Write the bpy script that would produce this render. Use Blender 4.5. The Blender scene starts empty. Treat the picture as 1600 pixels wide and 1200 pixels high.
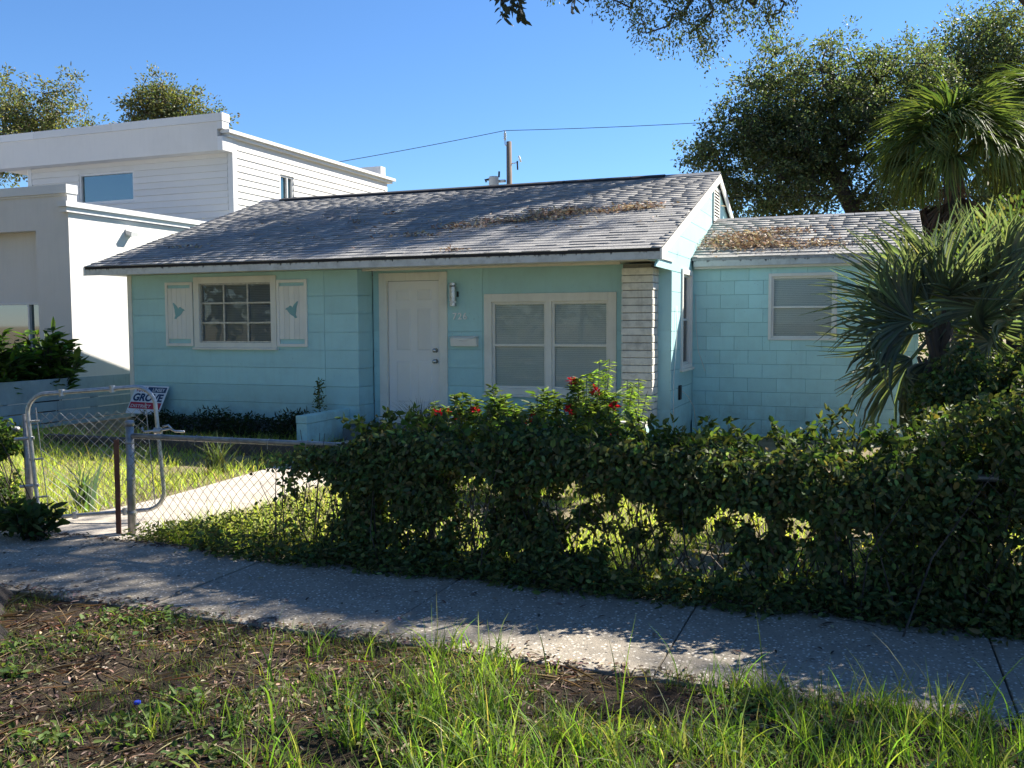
import bpy, math, random
import numpy as np
from mathutils import Vector, Matrix

SC = bpy.context.scene
COL = SC.collection
R = math.radians
RNG = np.random.default_rng(7)
random.seed(7)

# ------------------------------------------------------------------ camera
YAW, PITCH, ROLL, FPX, CAM_H = 0.36830, 0.06607, -0.00438, 1442.52, 1.68
fw = Vector((-math.sin(YAW) * math.cos(PITCH), math.cos(YAW) * math.cos(PITCH), -math.sin(PITCH)))
rt = Vector((math.cos(YAW), math.sin(YAW), 0))
up = rt.cross(fw)
rt2 = rt * math.cos(ROLL) + up * math.sin(ROLL)
up2 = up * math.cos(ROLL) - rt * math.sin(ROLL)
cam_d = bpy.data.cameras.new("camera")
cam_d.sensor_width = 36.0
cam_d.lens = FPX / 1600 * 36.0
cam_d.clip_start = 0.05
cam_d.clip_end = 2000
cam = bpy.data.objects.new("camera", cam_d)
COL.objects.link(cam)
M = Matrix((rt2, up2, -fw)).transposed().to_4x4()
M.translation = Vector((0, 0, CAM_H))
cam.matrix_world = M
SC.camera = cam

# ------------------------------------------------------------------ light
SUN = Vector((0.467, 0.607, 0.645)).normalized()
w = bpy.data.worlds.new("World")
SC.world = w
w.use_nodes = True
nt = w.node_tree
sky = nt.nodes.new("ShaderNodeTexSky")
sky.sky_type = 'NISHITA'
sky.sun_disc = False
sky.sun_elevation = math.asin(SUN.z)
sky.sun_rotation = math.atan2(SUN.x, SUN.y)
sky.altitude = 0
sky.air_density = 1.0
sky.dust_density = 0.0
sky.ozone_density = 10.0
bg = nt.nodes["Background"]
bg.inputs["Strength"].default_value = 0.062
hs = nt.nodes.new("ShaderNodeHueSaturation")
hs.inputs["Saturation"].default_value = 1.02
nt.links.new(sky.outputs["Color"], hs.inputs["Color"])
nt.links.new(hs.outputs["Color"], bg.inputs["Color"])
sd = bpy.data.lights.new("sun", 'SUN')
sd.energy = 4.7
sd.angle = R(0.53)
sd.color = (1.0, 0.93, 0.82)
so = bpy.data.objects.new("sun", sd)
COL.objects.link(so)
so.rotation_euler = (-SUN).to_track_quat('-Z', 'Y').to_euler()
vs = SC.view_settings
vs.view_transform = 'Standard'
vs.look = 'None'
vs.gamma = 1.0
vs.use_curve_mapping = False
vs.exposure = 1.6
SC.cycles.use_denoising = True
SC.cycles.max_bounces = 8
SC.cycles.transparent_max_bounces = 12
SC.cycles.diffuse_bounces = 4


# ------------------------------------------------------------------ helpers
WL = {}


def link(o, parent=None, world=(0, 0, 0)):
    COL.objects.link(o)
    wv = Vector(world)
    WL[o.name] = wv
    if parent is not None:
        o.parent = parent
        o.location = wv - WL[parent.name]
    else:
        o.location = wv
    return o


def tag(o, label=None, cat=None, group=None, kind=None):
    if label: o["label"] = label
    if cat: o["category"] = cat
    if group: o["group"] = group
    if kind: o["kind"] = kind
    return o


def thing(name, label, cat, loc=(0, 0, 0), group=None):
    o = bpy.data.objects.new(name, None)
    o.empty_display_size = 0.2
    link(o, None, loc)
    return tag(o, label, cat, group)


class MB:
    def __init__(s):
        s.v, s.f = [], []

    def add(s, vs_, fs):
        b = len(s.v)
        s.v.extend([tuple(p) for p in vs_])
        s.f.extend([tuple(i + b for i in f) for f in fs])
        return s

    def box(s, x0, x1, y0, y1, z0, z1):
        return s.add([(x0, y0, z0), (x1, y0, z0), (x1, y1, z0), (x0, y1, z0), (x0, y0, z1), (x1, y0, z1), (x1, y1, z1), (x0, y1, z1)],
                     [(0, 3, 2, 1), (4, 5, 6, 7), (0, 1, 5, 4), (1, 2, 6, 5), (2, 3, 7, 6), (3, 0, 4, 7)])

    def prism(s, poly, d):
        """poly: list of 3D points, extruded by vector d"""
        n = len(poly)
        a = [Vector(p) for p in poly]
        b = [p + Vector(d) for p in a]
        nrm = Vector((0, 0, 0))
        for i in range(n):
            nrm += a[i].cross(a[(i + 1) % n])
        fl = nrm.dot(Vector(d)) > 0
        fs = [tuple(range(n))[::-1] if fl else tuple(range(n)), tuple(range(n, 2 * n)) if fl else tuple(range(n, 2 * n))[::-1]]
        for i in range(n):
            j = (i + 1) % n
            fs.append((i, j, j + n, i + n) if fl else (j, i, i + n, j + n))
        return s.add(a + b, fs)

    def tube(s, pts, r, n=8, caps=True):
        pts = [Vector(p) for p in pts]
        rs = r if hasattr(r, "__len__") else [r] * len(pts)
        rings = []
        prev = None
        for i, p in enumerate(pts):
            t = (pts[min(i + 1, len(pts) - 1)] - pts[max(i - 1, 0)])
            if t.length < 1e-9: t = Vector((0, 0, 1))
            t.normalize()
            if prev is None:
                a = t.orthogonal().normalized()
            else:
                a = prev - t * prev.dot(t)
                a = a.normalized() if a.length > 1e-6 else t.orthogonal().normalized()
            prev = a
            b = t.cross(a)
            rings.append([p + (a * math.cos(k * 2 * math.pi / n) + b * math.sin(k * 2 * math.pi / n)) * rs[i] for k in range(n)])
        vs_ = [q for rg in rings for q in rg]
        fs = []
        for i in range(len(pts) - 1):
            for k in range(n):
                k2 = (k + 1) % n
                fs.append((i * n + k, i * n + k2, (i + 1) * n + k2, (i + 1) * n + k))
        if caps:
            fs.append(tuple(range(n))[::-1])
            fs.append(tuple(range((len(pts) - 1) * n, len(pts) * n)))
        return s.add(vs_, fs)

    def lathe(s, prof, center, n=20, axis='Z'):
        c = Vector(center)
        vs_, fs = [], []
        for (r, h) in prof:
            for k in range(n):
                a = 2 * math.pi * k / n
                p = (r * math.cos(a), r * math.sin(a), h)
                if axis == 'Y': p = (p[0], p[2], p[1])
                if axis == 'X': p = (p[2], p[0], p[1])
                vs_.append(c + Vector(p))
        for i in range(len(prof) - 1):
            for k in range(n):
                k2 = (k + 1) % n
                f = (i * n + k, i * n + k2, (i + 1) * n + k2, (i + 1) * n + k)
                fs.append(f if axis != 'Y' else f[::-1])
        fs.append(tuple(range(n))[::-1] if axis != 'Y' else tuple(range(n)))
        fs.append(tuple(range((len(prof) - 1) * n, len(prof) * n)) if axis != 'Y' else tuple(range((len(prof) - 1) * n, len(prof) * n))[::-1])
        return s.add(vs_, fs)

    def mesh(s, name):
        m = bpy.data.meshes.new(name)
        m.from_pydata(s.v, [], s.f)
        m.update()
        return m

    def build(s, name, mat, parent=None, world=(0, 0, 0), smooth=False, bevel=0):
        m = s.mesh(name)
        m.materials.append(MAT[mat])
        if smooth:
            m.shade_smooth()
        o = bpy.data.objects.new(name, m)
        link(o, parent, world)
        if bevel:
            b = o.modifiers.new("bevel", 'BEVEL')
            b.width = bevel
            b.segments = 2
            b.limit_method = 'ANGLE'
        return o


def box(name, mat, parent, x0, x1, y0, y1, z0, z1, bevel=0):
    return MB().box(x0, x1, y0, y1, z0, z1).build(name, mat, parent, bevel=bevel)


def np_mesh(name, V, F, mat, parent=None, colors=None, smooth=False, world=(0, 0, 0)):
    """V (n,3); F (m,k) all the same size; colors per face (m,3)"""
    V = np.asarray(V, np.float32)
    F = np.asarray(F, np.int32)
    m = bpy.data.meshes.new(name)
    k = F.shape[1]
    m.vertices.add(len(V))
    m.vertices.foreach_set("co", V.ravel())
    m.loops.add(F.size)
    m.loops.foreach_set("vertex_index", F.ravel())
    m.polygons.add(len(F))
    m.polygons.foreach_set("loop_start", np.arange(0, F.size, k, dtype=np.int32))
    m.polygons.foreach_set("loop_total", np.full(len(F), k, np.int32))
    m.update(calc_edges=True)
    if colors is not None:
        ca = m.color_attributes.new("tint", 'FLOAT_COLOR', 'CORNER')
        c = np.ones((len(F), k, 4), np.float32)
        c[:, :, :3] = np.asarray(colors, np.float32)[:, None, :]
        ca.data.foreach_set("color", c.ravel())
    m.materials.append(MAT[mat])
    if smooth: m.shade_smooth()
    o = bpy.data.objects.new(name, m)
    return link(o, parent, world)


# ------------------------------------------------------------------ materials
MAT = {}


def nodes(name):
    m = bpy.data.materials.new(name)
    m.use_nodes = True
    n = m.node_tree
    b = n.nodes["Principled BSDF"]
    MAT[name] = m
    return m, n, b


def mixc(n, fac, a, b, mode='MIX'):
    x = n.nodes.new("ShaderNodeMix")
    x.data_type = 'RGBA'
    x.blend_type = mode
    for s, v in ((0, fac), (6, a), (7, b)):
        if hasattr(v, "is_linked") or hasattr(v, "links"):
            n.links.new(v, x.inputs[s])
        else:
            x.inputs[s].default_value = v if s == 0 else (*v, 1)
    return x.outputs[2]


def noise(n, scale, detail=4, rough=0.6, vec=None, lo=0.35, hi=0.65, stretch=None):
    g = n.nodes.new("ShaderNodeNewGeometry")
    v = g.outputs["Position"] if vec is None else vec
    if stretch:
        mp = n.nodes.new("ShaderNodeMapping")
        mp.inputs["Scale"].default_value = stretch
        n.links.new(v, mp.inputs["Vector"])
        v = mp.outputs["Vector"]
    t = n.nodes.new("ShaderNodeTexNoise")
    t.inputs["Scale"].default_value = scale
    t.inputs["Detail"].default_value = detail
    t.inputs["Roughness"].default_value = rough
    n.links.new(v, t.inputs["Vector"])
    r = n.nodes.new("ShaderNodeMapRange")
    r.inputs[1].default_value = lo
    r.inputs[2].default_value = hi
    n.links.new(t.outputs["Fac"], r.inputs[0])
    return r.outputs[0]


def bump(n, b, h, strength=0.3, dist=0.01):
    x = n.nodes.new("ShaderNodeBump")
    x.inputs["Strength"].default_value = strength
    x.inputs["Distance"].default_value = dist
    n.links.new(h, x.inputs["Height"])
    n.links.new(x.outputs["Normal"], b.inputs["Normal"])


def rnd(n):
    return n.nodes.new("ShaderNodeObjectInfo").outputs["Random"]


def mul(n, a, k, op='MULTIPLY'):
    x = n.nodes.new("ShaderNodeMath")
    x.operation = op
    n.links.new(a, x.inputs[0])
    if hasattr(k, "links"):
        n.links.new(k, x.inputs[1])
    else:
        x.inputs[1].default_value = k
    return x.outputs[0]


def paint(name, col, dirt=(0.2, 0.2, 0.17), amt=0.25, rough=0.6, sc=3.0, spec=0.3, vary=0.06, streak=True, chips=None, splash=False):
    m, n, b = nodes(name)
    c2 = tuple(max(0, x * (1 - vary * 2)) for x in col)
    c = mixc(n, rnd(n), col, c2)
    a = noise(n, sc, 5, 0.65, lo=0.45, hi=0.8)
    c = mixc(n, mul(n, a, amt), c, dirt)
    if streak:
        s = noise(n, 1.0, 4, 0.7, lo=0.52, hi=0.85, stretch=(14, 14, 1.2))
        c = mixc(n, mul(n, s, amt * 0.8), c, dirt)
    if splash:
        ge_ = n.nodes.new("ShaderNodeNewGeometry"); sp_ = n.nodes.new("ShaderNodeSeparateXYZ")
        n.links.new(ge_.outputs["Position"], sp_.inputs[0])
        mr_ = n.nodes.new("ShaderNodeMapRange"); mr_.inputs[1].default_value = 0.75; mr_.inputs[2].default_value = 0.1
        n.links.new(sp_.outputs["Z"], mr_.inputs[0])
        c = mixc(n, mul(n, mul(n, mr_.outputs[0], noise(n, 5, 6, 0.75, lo=0.35, hi=0.7)), 0.6), c, (0.20, 0.22, 0.18))
        c = mixc(n, mul(n, noise(n, 45, 3, 0.7, lo=0.69, hi=0.72), 0.7), c, (0.10, 0.13, 0.12))
    if chips:
        s = noise(n, 60.0, 4, 0.75, lo=0.68, hi=0.71)
        c = mixc(n, mul(n, s, 0.8), c, chips)
    n.links.new(c, b.inputs["Base Color"])
    b.inputs["Roughness"].default_value = rough
    b.inputs["Specular IOR Level"].default_value = spec
    bump(n, b, noise(n, 90, 4, 0.7), 0.15, 0.004)
    return m


paint("teal", (0.42, 0.68, 0.69), (0.30, 0.46, 0.46), 0.36, 0.55, splash=True)
paint("teal_block", (0.48, 0.76, 0.75), (0.33, 0.50, 0.48), 0.40, 0.65, splash=True)
paint("teal_joint", (0.40, 0.63, 0.62), (0.25, 0.38, 0.38), 0.3, 0.8)
paint("teal_dark", (0.05, 0.12, 0.13), (0.03, 0.05, 0.05), 0.4, 0.7)
paint("teal_emblem", (0.22, 0.42, 0.43), (0.14, 0.25, 0.26), 0.2, 0.5)
paint("trim", (0.78, 0.76, 0.68), (0.45, 0.42, 0.36), 0.35, 0.5)
paint("trim_clean", (0.80, 0.78, 0.72), (0.5, 0.48, 0.44), 0.2, 0.45)
paint("door_paint", (0.80, 0.79, 0.76), (0.6, 0.58, 0.55), 0.2, 0.4)
paint("brick_white", (0.70, 0.68, 0.60), (0.12, 0.11, 0.09), 0.5, 0.75, sc=9, chips=(0.05, 0.045, 0.04))
paint("mortar_dark", (0.20, 0.195, 0.175), (0.03, 0.03, 0.03), 0.4, 0.9)
paint("stucco", (0.63, 0.615, 0.585), (0.43, 0.42, 0.39), 0.28, 0.85, sc=1.0, streak=True, vary=0.01)
paint("white_siding", (0.64, 0.63, 0.605), (0.48, 0.47, 0.45), 0.2, 0.6, sc=1.5, streak=True, vary=0.03)
paint("number_white", (0.9, 0.9, 0.88), (0.8, 0.8, 0.8), 0.05, 0.4, streak=False)
paint("white_metal", (0.66, 0.66, 0.65), (0.5, 0.5, 0.5), 0.18, 0.4, streak=True)
paint("plank_paint", (0.36, 0.44, 0.47), (0.13, 0.15, 0.15), 0.45, 0.7)
paint("foundation", (0.16, 0.18, 0.18), (0.05, 0.05, 0.04), 0.5, 0.9)
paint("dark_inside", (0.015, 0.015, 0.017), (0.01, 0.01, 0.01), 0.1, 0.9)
paint("blind", (0.88, 0.85, 0.79), (0.6, 0.57, 0.5), 0.2, 0.5, streak=False)
paint("blind_gray", (0.36, 0.35, 0.36), (0.2, 0.2, 0.2), 0.3, 0.6, streak=False)
paint("pole_wood", (0.20, 0.16, 0.13), (0.09, 0.07, 0.06), 0.5, 0.9)
paint("timber", (0.10, 0.085, 0.075), (0.04, 0.035, 0.03), 0.5, 0.9)
paint("gray_enamel", (0.42, 0.44, 0.45), (0.3, 0.3, 0.3), 0.2, 0.4)
paint("asphalt", (0.075, 0.073, 0.07), (0.04, 0.04, 0.04), 0.4, 0.95, streak=False)
paint("black_rubber", (0.02, 0.02, 0.022), (0.03, 0.03, 0.03), 0.2, 0.5)
paint("ridge_black", (0.028, 0.028, 0.032), (0.06, 0.06, 0.06), 0.4, 0.85)
paint("porcelain", (0.75, 0.77, 0.78), (0.5, 0.5, 0.5), 0.2, 0.25)
paint("cap_blue", (0.03, 0.06, 0.5), (0.02, 0.03, 0.2), 0.2, 0.3)
paint("sign_white", (0.72, 0.74, 0.78), (0.5, 0.5, 0.5), 0.1, 0.4)
paint("sign_navy", (0.012, 0.05, 0.13), (0.02, 0.05, 0.1), 0.1, 0.4)
paint("sign_red", (0.45, 0.03, 0.06), (0.3, 0.03, 0.05), 0.1, 0.4)

# fascia: white paint, grimy along its upper edge with rot spots
m, n, b = nodes("fascia")
c = mixc(n, noise(n, 5, 5, 0.7, lo=0.45, hi=0.75), (0.56, 0.57, 0.55), (0.36, 0.36, 0.34))
g = n.nodes.new("ShaderNodeTexCoord")
sx = n.nodes.new("ShaderNodeSeparateXYZ")
n.links.new(g.outputs["Generated"], sx.inputs[0])
s = noise(n, 1.0, 5, 0.75, lo=0.30, hi=0.72, stretch=(16, 16, 2.0))
edge = mul(n, mul(n, sx.outputs["Z"], s, 'ADD'), -1.28, 'ADD')
edge = mul(n, edge, 4.0)
cl = n.nodes.new("ShaderNodeClamp")
n.links.new(edge, cl.inputs[0])
c = mixc(n, cl.outputs[0], c, (0.045, 0.045, 0.045))
ch = noise(n, 6.0, 5, 0.7, lo=0.70, hi=0.73, stretch=(0.5, 0.5, 3))
c = mixc(n, ch, c, (0.10, 0.08, 0.065))
n.links.new(c, b.inputs["Base Color"])
b.inputs["Roughness"].default_value = 0.7

# shingles
m, n, b = nodes("shingle")
at = n.nodes.new("ShaderNodeAttribute")
at.attribute_name = "tint"
c = mixc(n, noise(n, 300, 2, 0.7, lo=0.3, hi=0.7), (0.25, 0.245, 0.238), (0.41, 0.40, 0.383))
c = mixc(n, 1.0, c, at.outputs["Color"], 'MULTIPLY')
st = noise(n, 1.0, 6, 0.7, lo=0.45, hi=0.85, stretch=(2.2, 0.5, 0.5))
c = mixc(n, mul(n, st, 0.45), c, (0.10, 0.105, 0.115))
n.links.new(c, b.inputs["Base Color"])
b.inputs["Roughness"].default_value = 0.93
b.inputs["Specular IOR Level"].default_value = 0.2
bump(n, b, noise(n, 260, 3, 0.7), 0.6, 0.004)

# concrete with exposed shell aggregate
m, n, b = nodes("concrete")
vo = n.nodes.new("ShaderNodeTexVoronoi")
vo.inputs["Scale"].default_value = 62
ge = n.nodes.new("ShaderNodeNewGeometry")
n.links.new(ge.outputs["Position"], vo.inputs["Vector"])
wn = n.nodes.new("ShaderNodeTexWhiteNoise")
n.links.new(vo.outputs["Position"], wn.inputs["Vector"])
c = mixc(n, noise(n, 2.2, 6, 0.7, lo=0.35, hi=0.7), (0.33, 0.285, 0.22), (0.21, 0.182, 0.142))
c = mixc(n, mul(n, noise(n, 40, 3, 0.8, lo=0.35, hi=0.65), 0.5), c, (0.18, 0.165, 0.14))
r1 = n.nodes.new("ShaderNodeMapRange"); r1.inputs[1].default_value = 0.70; r1.inputs[2].default_value = 0.92
n.links.new(wn.outputs["Value"], r1.inputs[0])
r2 = n.nodes.new("ShaderNodeMapRange"); r2.inputs[1].default_value = 0.55; r2.inputs[2].default_value = 0.25
n.links.new(vo.outputs["Distance"], r2.inputs[0])
c = mixc(n, mul(n, r1.outputs[0], r2.outputs[0]), c, (0.72, 0.67, 0.58))
dk = n.nodes.new("ShaderNodeMapRange"); dk.inputs[1].default_value = 0.16; dk.inputs[2].default_value = 0.02
n.links.new(wn.outputs["Value"], dk.inputs[0])
c = mixc(n, mul(n, dk.outputs[0], r2.outputs[0]), c, (0.06, 0.055, 0.05))
c = mixc(n, mul(n, noise(n, 0.8, 4, 0.6, lo=0.55, hi=0.8), 0.5), c, (0.10, 0.095, 0.085))
v2 = n.nodes.new("ShaderNodeTexVoronoi"); v2.feature = 'DISTANCE_TO_EDGE'; v2.inputs["Scale"].default_value = 0.75
wob = n.nodes.new("ShaderNodeTexNoise"); wob.inputs["Scale"].default_value = 5; wob.inputs["Detail"].default_value = 5
n.links.new(ge.outputs["Position"], wob.inputs["Vector"])
va = n.nodes.new("ShaderNodeVectorMath"); va.operation = 'MULTIPLY_ADD'
n.links.new(wob.outputs["Color"], va.inputs[0]); va.inputs[1].default_value = (0.22, 0.22, 0.22); n.links.new(ge.outputs["Position"], va.inputs[2])
n.links.new(va.outputs[0], v2.inputs["Vector"])
rc = n.nodes.new("ShaderNodeMapRange"); rc.inputs[1].default_value = 0.006; rc.inputs[2].default_value = 0.001
n.links.new(v2.outputs["Distance"], rc.inputs[0])
c = mixc(n, mul(n, rc.outputs[0], noise(n, 0.9, 2, 0.5, lo=0.5, hi=0.56)), c, (0.03, 0.028, 0.025))
n.links.new(c, b.inputs["Base Color"])
b.inputs["Roughness"].default_value = 0.85
bump(n, b, noise(n, 120, 3, 0.7), 0.5, 0.004)

# path concrete, paler
m, n, b = nodes("path_concrete")
c = mixc(n, noise(n, 3, 6, 0.7), (0.60, 0.53, 0.44), (0.44, 0.39, 0.32))
c = mixc(n, mul(n, noise(n, 70, 3, 0.7), 0.4), c, (0.2, 0.18, 0.16))
n.links.new(c, b.inputs["Base Color"])
b.inputs["Roughness"].default_value = 0.9
bump(n, b, noise(n, 120, 3, 0.7), 0.4, 0.004)

# soil with litter
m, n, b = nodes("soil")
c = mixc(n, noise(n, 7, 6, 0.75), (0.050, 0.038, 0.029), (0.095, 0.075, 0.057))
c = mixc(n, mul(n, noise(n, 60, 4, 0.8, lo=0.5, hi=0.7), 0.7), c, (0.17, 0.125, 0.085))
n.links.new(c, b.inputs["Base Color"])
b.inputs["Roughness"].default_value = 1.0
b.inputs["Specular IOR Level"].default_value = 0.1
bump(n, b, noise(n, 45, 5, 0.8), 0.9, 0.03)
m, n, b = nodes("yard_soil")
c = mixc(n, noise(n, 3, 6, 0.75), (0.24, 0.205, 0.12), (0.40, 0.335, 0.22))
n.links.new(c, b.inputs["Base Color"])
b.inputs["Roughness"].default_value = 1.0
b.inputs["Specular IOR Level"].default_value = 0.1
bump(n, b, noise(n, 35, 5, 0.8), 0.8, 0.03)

# metal
def metal(name, col, rough, rust=None):
    m, n, b = nodes(name)
    c = mixc(n, noise(n, 25, 4, 0.6), col, tuple(x * 0.7 for x in col))
    b.inputs["Metallic"].default_value = 0.85
    if rust:
        f = noise(n, 14, 5, 0.7, lo=0.42, hi=0.6)
        c = mixc(n, f, c, rust)
        b.inputs["Metallic"].default_value = 0.3
    n.links.new(c, b.inputs["Base Color"])
    b.inputs["Roughness"].default_value = rough
    return m

metal("galvanized", (0.48, 0.485, 0.48), 0.42)
metal("old_galvanized", (0.36, 0.36, 0.36), 0.55)
metal("wire", (0.38, 0.38, 0.37), 0.5)
metal("rusty_wire", (0.22, 0.20, 0.18), 0.7, (0.12, 0.07, 0.04))
metal("rust", (0.22, 0.10, 0.06), 0.8, (0.16, 0.055, 0.035))
metal("steel", (0.5, 0.51, 0.52), 0.25)
metal("aluminum_frame", (0.55, 0.55, 0.53), 0.5)

# glass: clear pane with a mirror sheen
m, n, b = nodes("glass")
n.nodes.remove(b)
tr = n.nodes.new("ShaderNodeBsdfTransparent"); tr.inputs[0].default_value = (0.88, 0.91, 0.90, 1)
gl = n.nodes.new("ShaderNodeBsdfGlossy"); gl.inputs["Roughness"].default_value = 0.02
lw = n.nodes.new("ShaderNodeFresnel"); lw.inputs["IOR"].default_value = 1.28
mx = n.nodes.new("ShaderNodeMixShader")
n.links.new(lw.outputs[0], mx.inputs[0]); n.links.new(tr.outputs[0], mx.inputs[1]); n.links.new(gl.outputs[0], mx.inputs[2])
n.links.new(mx.outputs[0], n.nodes["Material Output"].inputs[0])
m, n, b = nodes("glass_tinted")
b.inputs["Base Color"].default_value = (0.02, 0.06, 0.065, 1)
b.inputs["Roughness"].default_value = 0.03
b.inputs["Specular IOR Level"].default_value = 1.0
b.inputs["IOR"].default_value = 1.8


def leafmat(name, trans=0.45, gloss=0.25, tcol=(1.5, 1.6, 0.6)):
    m, n, b = nodes(name)
    at = n.nodes.new("ShaderNodeAttribute")
    at.attribute_name = "tint"
    n.links.new(at.outputs["Color"], b.inputs["Base Color"])
    b.inputs["Roughness"].default_value = 0.55
    b.inputs["Specular IOR Level"].default_value = gloss
    t = n.nodes.new("ShaderNodeBsdfTranslucent")
    c = mixc(n, 1.0, at.outputs["Color"], tcol, 'MULTIPLY')
    n.links.new(c, t.inputs["Color"])
    mx = n.nodes.new("ShaderNodeMixShader")
    mx.inputs[0].default_value = trans
    n.links.new(b.outputs[0], mx.inputs[1])
    n.links.new(t.outputs[0], mx.inputs[2])
    n.links.new(mx.outputs[0], n.nodes["Material Output"].inputs[0])
    return m


leafmat("leaf", 0.38, 0.15)
leafmat("leaf_oak", 0.42, 0.5, (1.5, 1.6, 0.75))
leafmat("leaf_silhouette", 0.06, 0.3)
leafmat("grass", 0.50, 0.35, (1.7, 1.9, 0.6))
leafmat("petal", 0.35, 0.2, (1.2, 0.8, 0.8))
leafmat("dry_leaf", 0.15, 0.1, (1.2, 1.0, 0.7))
m, n, b = nodes("bark")
c = mixc(n, noise(n, 14, 6, 0.8, stretch=(1, 1, 0.35)), (0.035, 0.028, 0.024), (0.15, 0.125, 0.105))
n.links.new(c, b.inputs["Base Color"])
b.inputs["Roughness"].default_value = 0.95
bump(n, b, noise(n, 22, 5, 0.8, stretch=(1, 1, 0.3)), 1.0, 0.03)


# ------------------------------------------------------------------ vegetation builders
def unit(a):
    return a / np.maximum(np.linalg.norm(a, axis=1, keepdims=True), 1e-9)


def tints(n, base, var=0.3, hue=0.12, rng=RNG):
    """per-leaf colours around one or several base colours"""
    bs = np.asarray(base, float)
    if bs.ndim == 1: bs = bs[None]
    c = bs[rng.integers(0, len(bs), n)]
    k = np.exp(rng.normal(0, var, (n, 1)))
    h = np.exp(rng.normal(0, hue, (n, 3)))
    return np.clip(c * k * h, 0, 0.9)


def leaves_geo(P, D, N, L, W):
    """folded rhombus leaves: base P, direction D, normal N, length L, width W"""
    n = len(P)
    D = unit(D)
    S = unit(np.cross(D, N))
    N = np.cross(S, D)
    L = np.broadcast_to(np.asarray(L, float), (n,))[:, None]
    W = np.broadcast_to(np.asarray(W, float), (n,))[:, None]
    q1, q2 = P + D * L * 0.28, P + D * L * 0.66
    u1, u2 = N * W * 0.16, N * W * 0.12 - N * L * 0.04
    V = np.stack([P, q1 + S * W * 0.44 + u1, q2 + S * W * 0.42 + u2, P + D * L - N * L * 0.12, q2 - S * W * 0.42 + u2, q1 - S * W * 0.44 + u1], 1).reshape(-1, 3)
    b = np.arange(n)[:, None] * 6
    F = np.concatenate([b + np.array([[0, 1, 2, 3]]), b + np.array([[0, 3, 4, 5]])], 1).reshape(-1, 4)
    return V, F


def leaf_obj(name, P, parent, mat, cols, L=0.06, W=0.03, D=None, N=None, rng=RNG, upb=0.5, kind=None):
    n = len(P)
    if D is None: D = rng.normal(0, 1, (n, 3)) * np.array([1, 1, 0.6])
    if N is None: N = unit(rng.normal(0, 1, (n, 3))) + np.array([0, 0, upb])
    L = L * np.exp(rng.normal(0, 0.28, n))
    W = W * np.exp(rng.normal(0, 0.2, n))
    V, F = leaves_geo(np.asarray(P), np.asarray(D, float), np.asarray(N, float), L, W)
    o = np_mesh(name, V, F, mat, parent, np.repeat(cols, 2, 0))
    if kind: o["kind"] = kind
    return o


def blades_geo(P, az, H, W, lean, seg=3, curl=1.0):
    """grass blades: base P, azimuth of bending, height, width, lean"""
    n = len(P)
    d = np.stack([np.cos(az), np.sin(az), np.zeros(n)], 1)
    ph = RNG.uniform(0, 2 * np.pi, n)
    s = np.stack([np.cos(ph), np.sin(ph), np.zeros(n)], 1)
    rows = []
    for i in range(seg + 1):
        t = i / seg
        off = lean * (t ** 1.8) * H
        z = H * t * np.sqrt(np.clip(1 - (lean * 0.75 * t * curl) ** 2, 0.05, 1))
        c = P + d * off[:, None] + np.stack([np.zeros(n), np.zeros(n), z], 1)
        wd = W * (1 - t ** 1.6) * 0.5 + 0.0002
        rows.append(c - s * wd[:, None])
        rows.append(c + s * wd[:, None])
    V = np.stack(rows, 1).reshape(-1, 3)
    k = 2 * (seg + 1)
    b = np.arange(n)[:, None] * k
    q = np.array([[2 * i, 2 * i + 1, 2 * i + 3, 2 * i + 2] for i in range(seg)]).reshape(1, -1)
    return V, (b + q).reshape(-1, 4), seg


def grass_obj(name, P, H, W, lean, base, parent=None, seg=3, var=0.3, mat="grass", az=None):
    n = len(P)
    if az is None: az = RNG.uniform(0, 2 * np.pi, n)
    V, F, sg = blades_geo(np.asarray(P, float), az, H, W, lean, seg)
    return np_mesh(name, V, F, mat, parent, np.repeat(tints(n, base, var, 0.1), sg, 0))


def vnoise(P, scale, seed=0):
    """cheap smooth value noise on points (n,3) -> 0..1"""
    q = np.asarray(P) * scale + seed * 17.3
    i = np.floor(q).astype(np.int64)
    f = q - i
    f = f * f * (3 - 2 * f)

    def h(a):
        x = (a[:, 0] * 374761393 + a[:, 1] * 668265263 + a[:, 2] * 2147483647 + seed * 1274126177) & 0xffffffff
        x = ((x ^ (x >> 13)) * 1274126177) & 0xffffffff
        return ((x ^ (x >> 16)) & 0xffff) / 65535.0
    out = 0
    for dx in (0, 1):
        for dy in (0, 1):
            for dz in (0, 1):
                wgt = (f[:, 0] if dx else 1 - f[:, 0]) * (f[:, 1] if dy else 1 - f[:, 1]) * (f[:, 2] if dz else 1 - f[:, 2])
                out = out + wgt * h(i + np.array([dx, dy, dz]))
    return out


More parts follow.
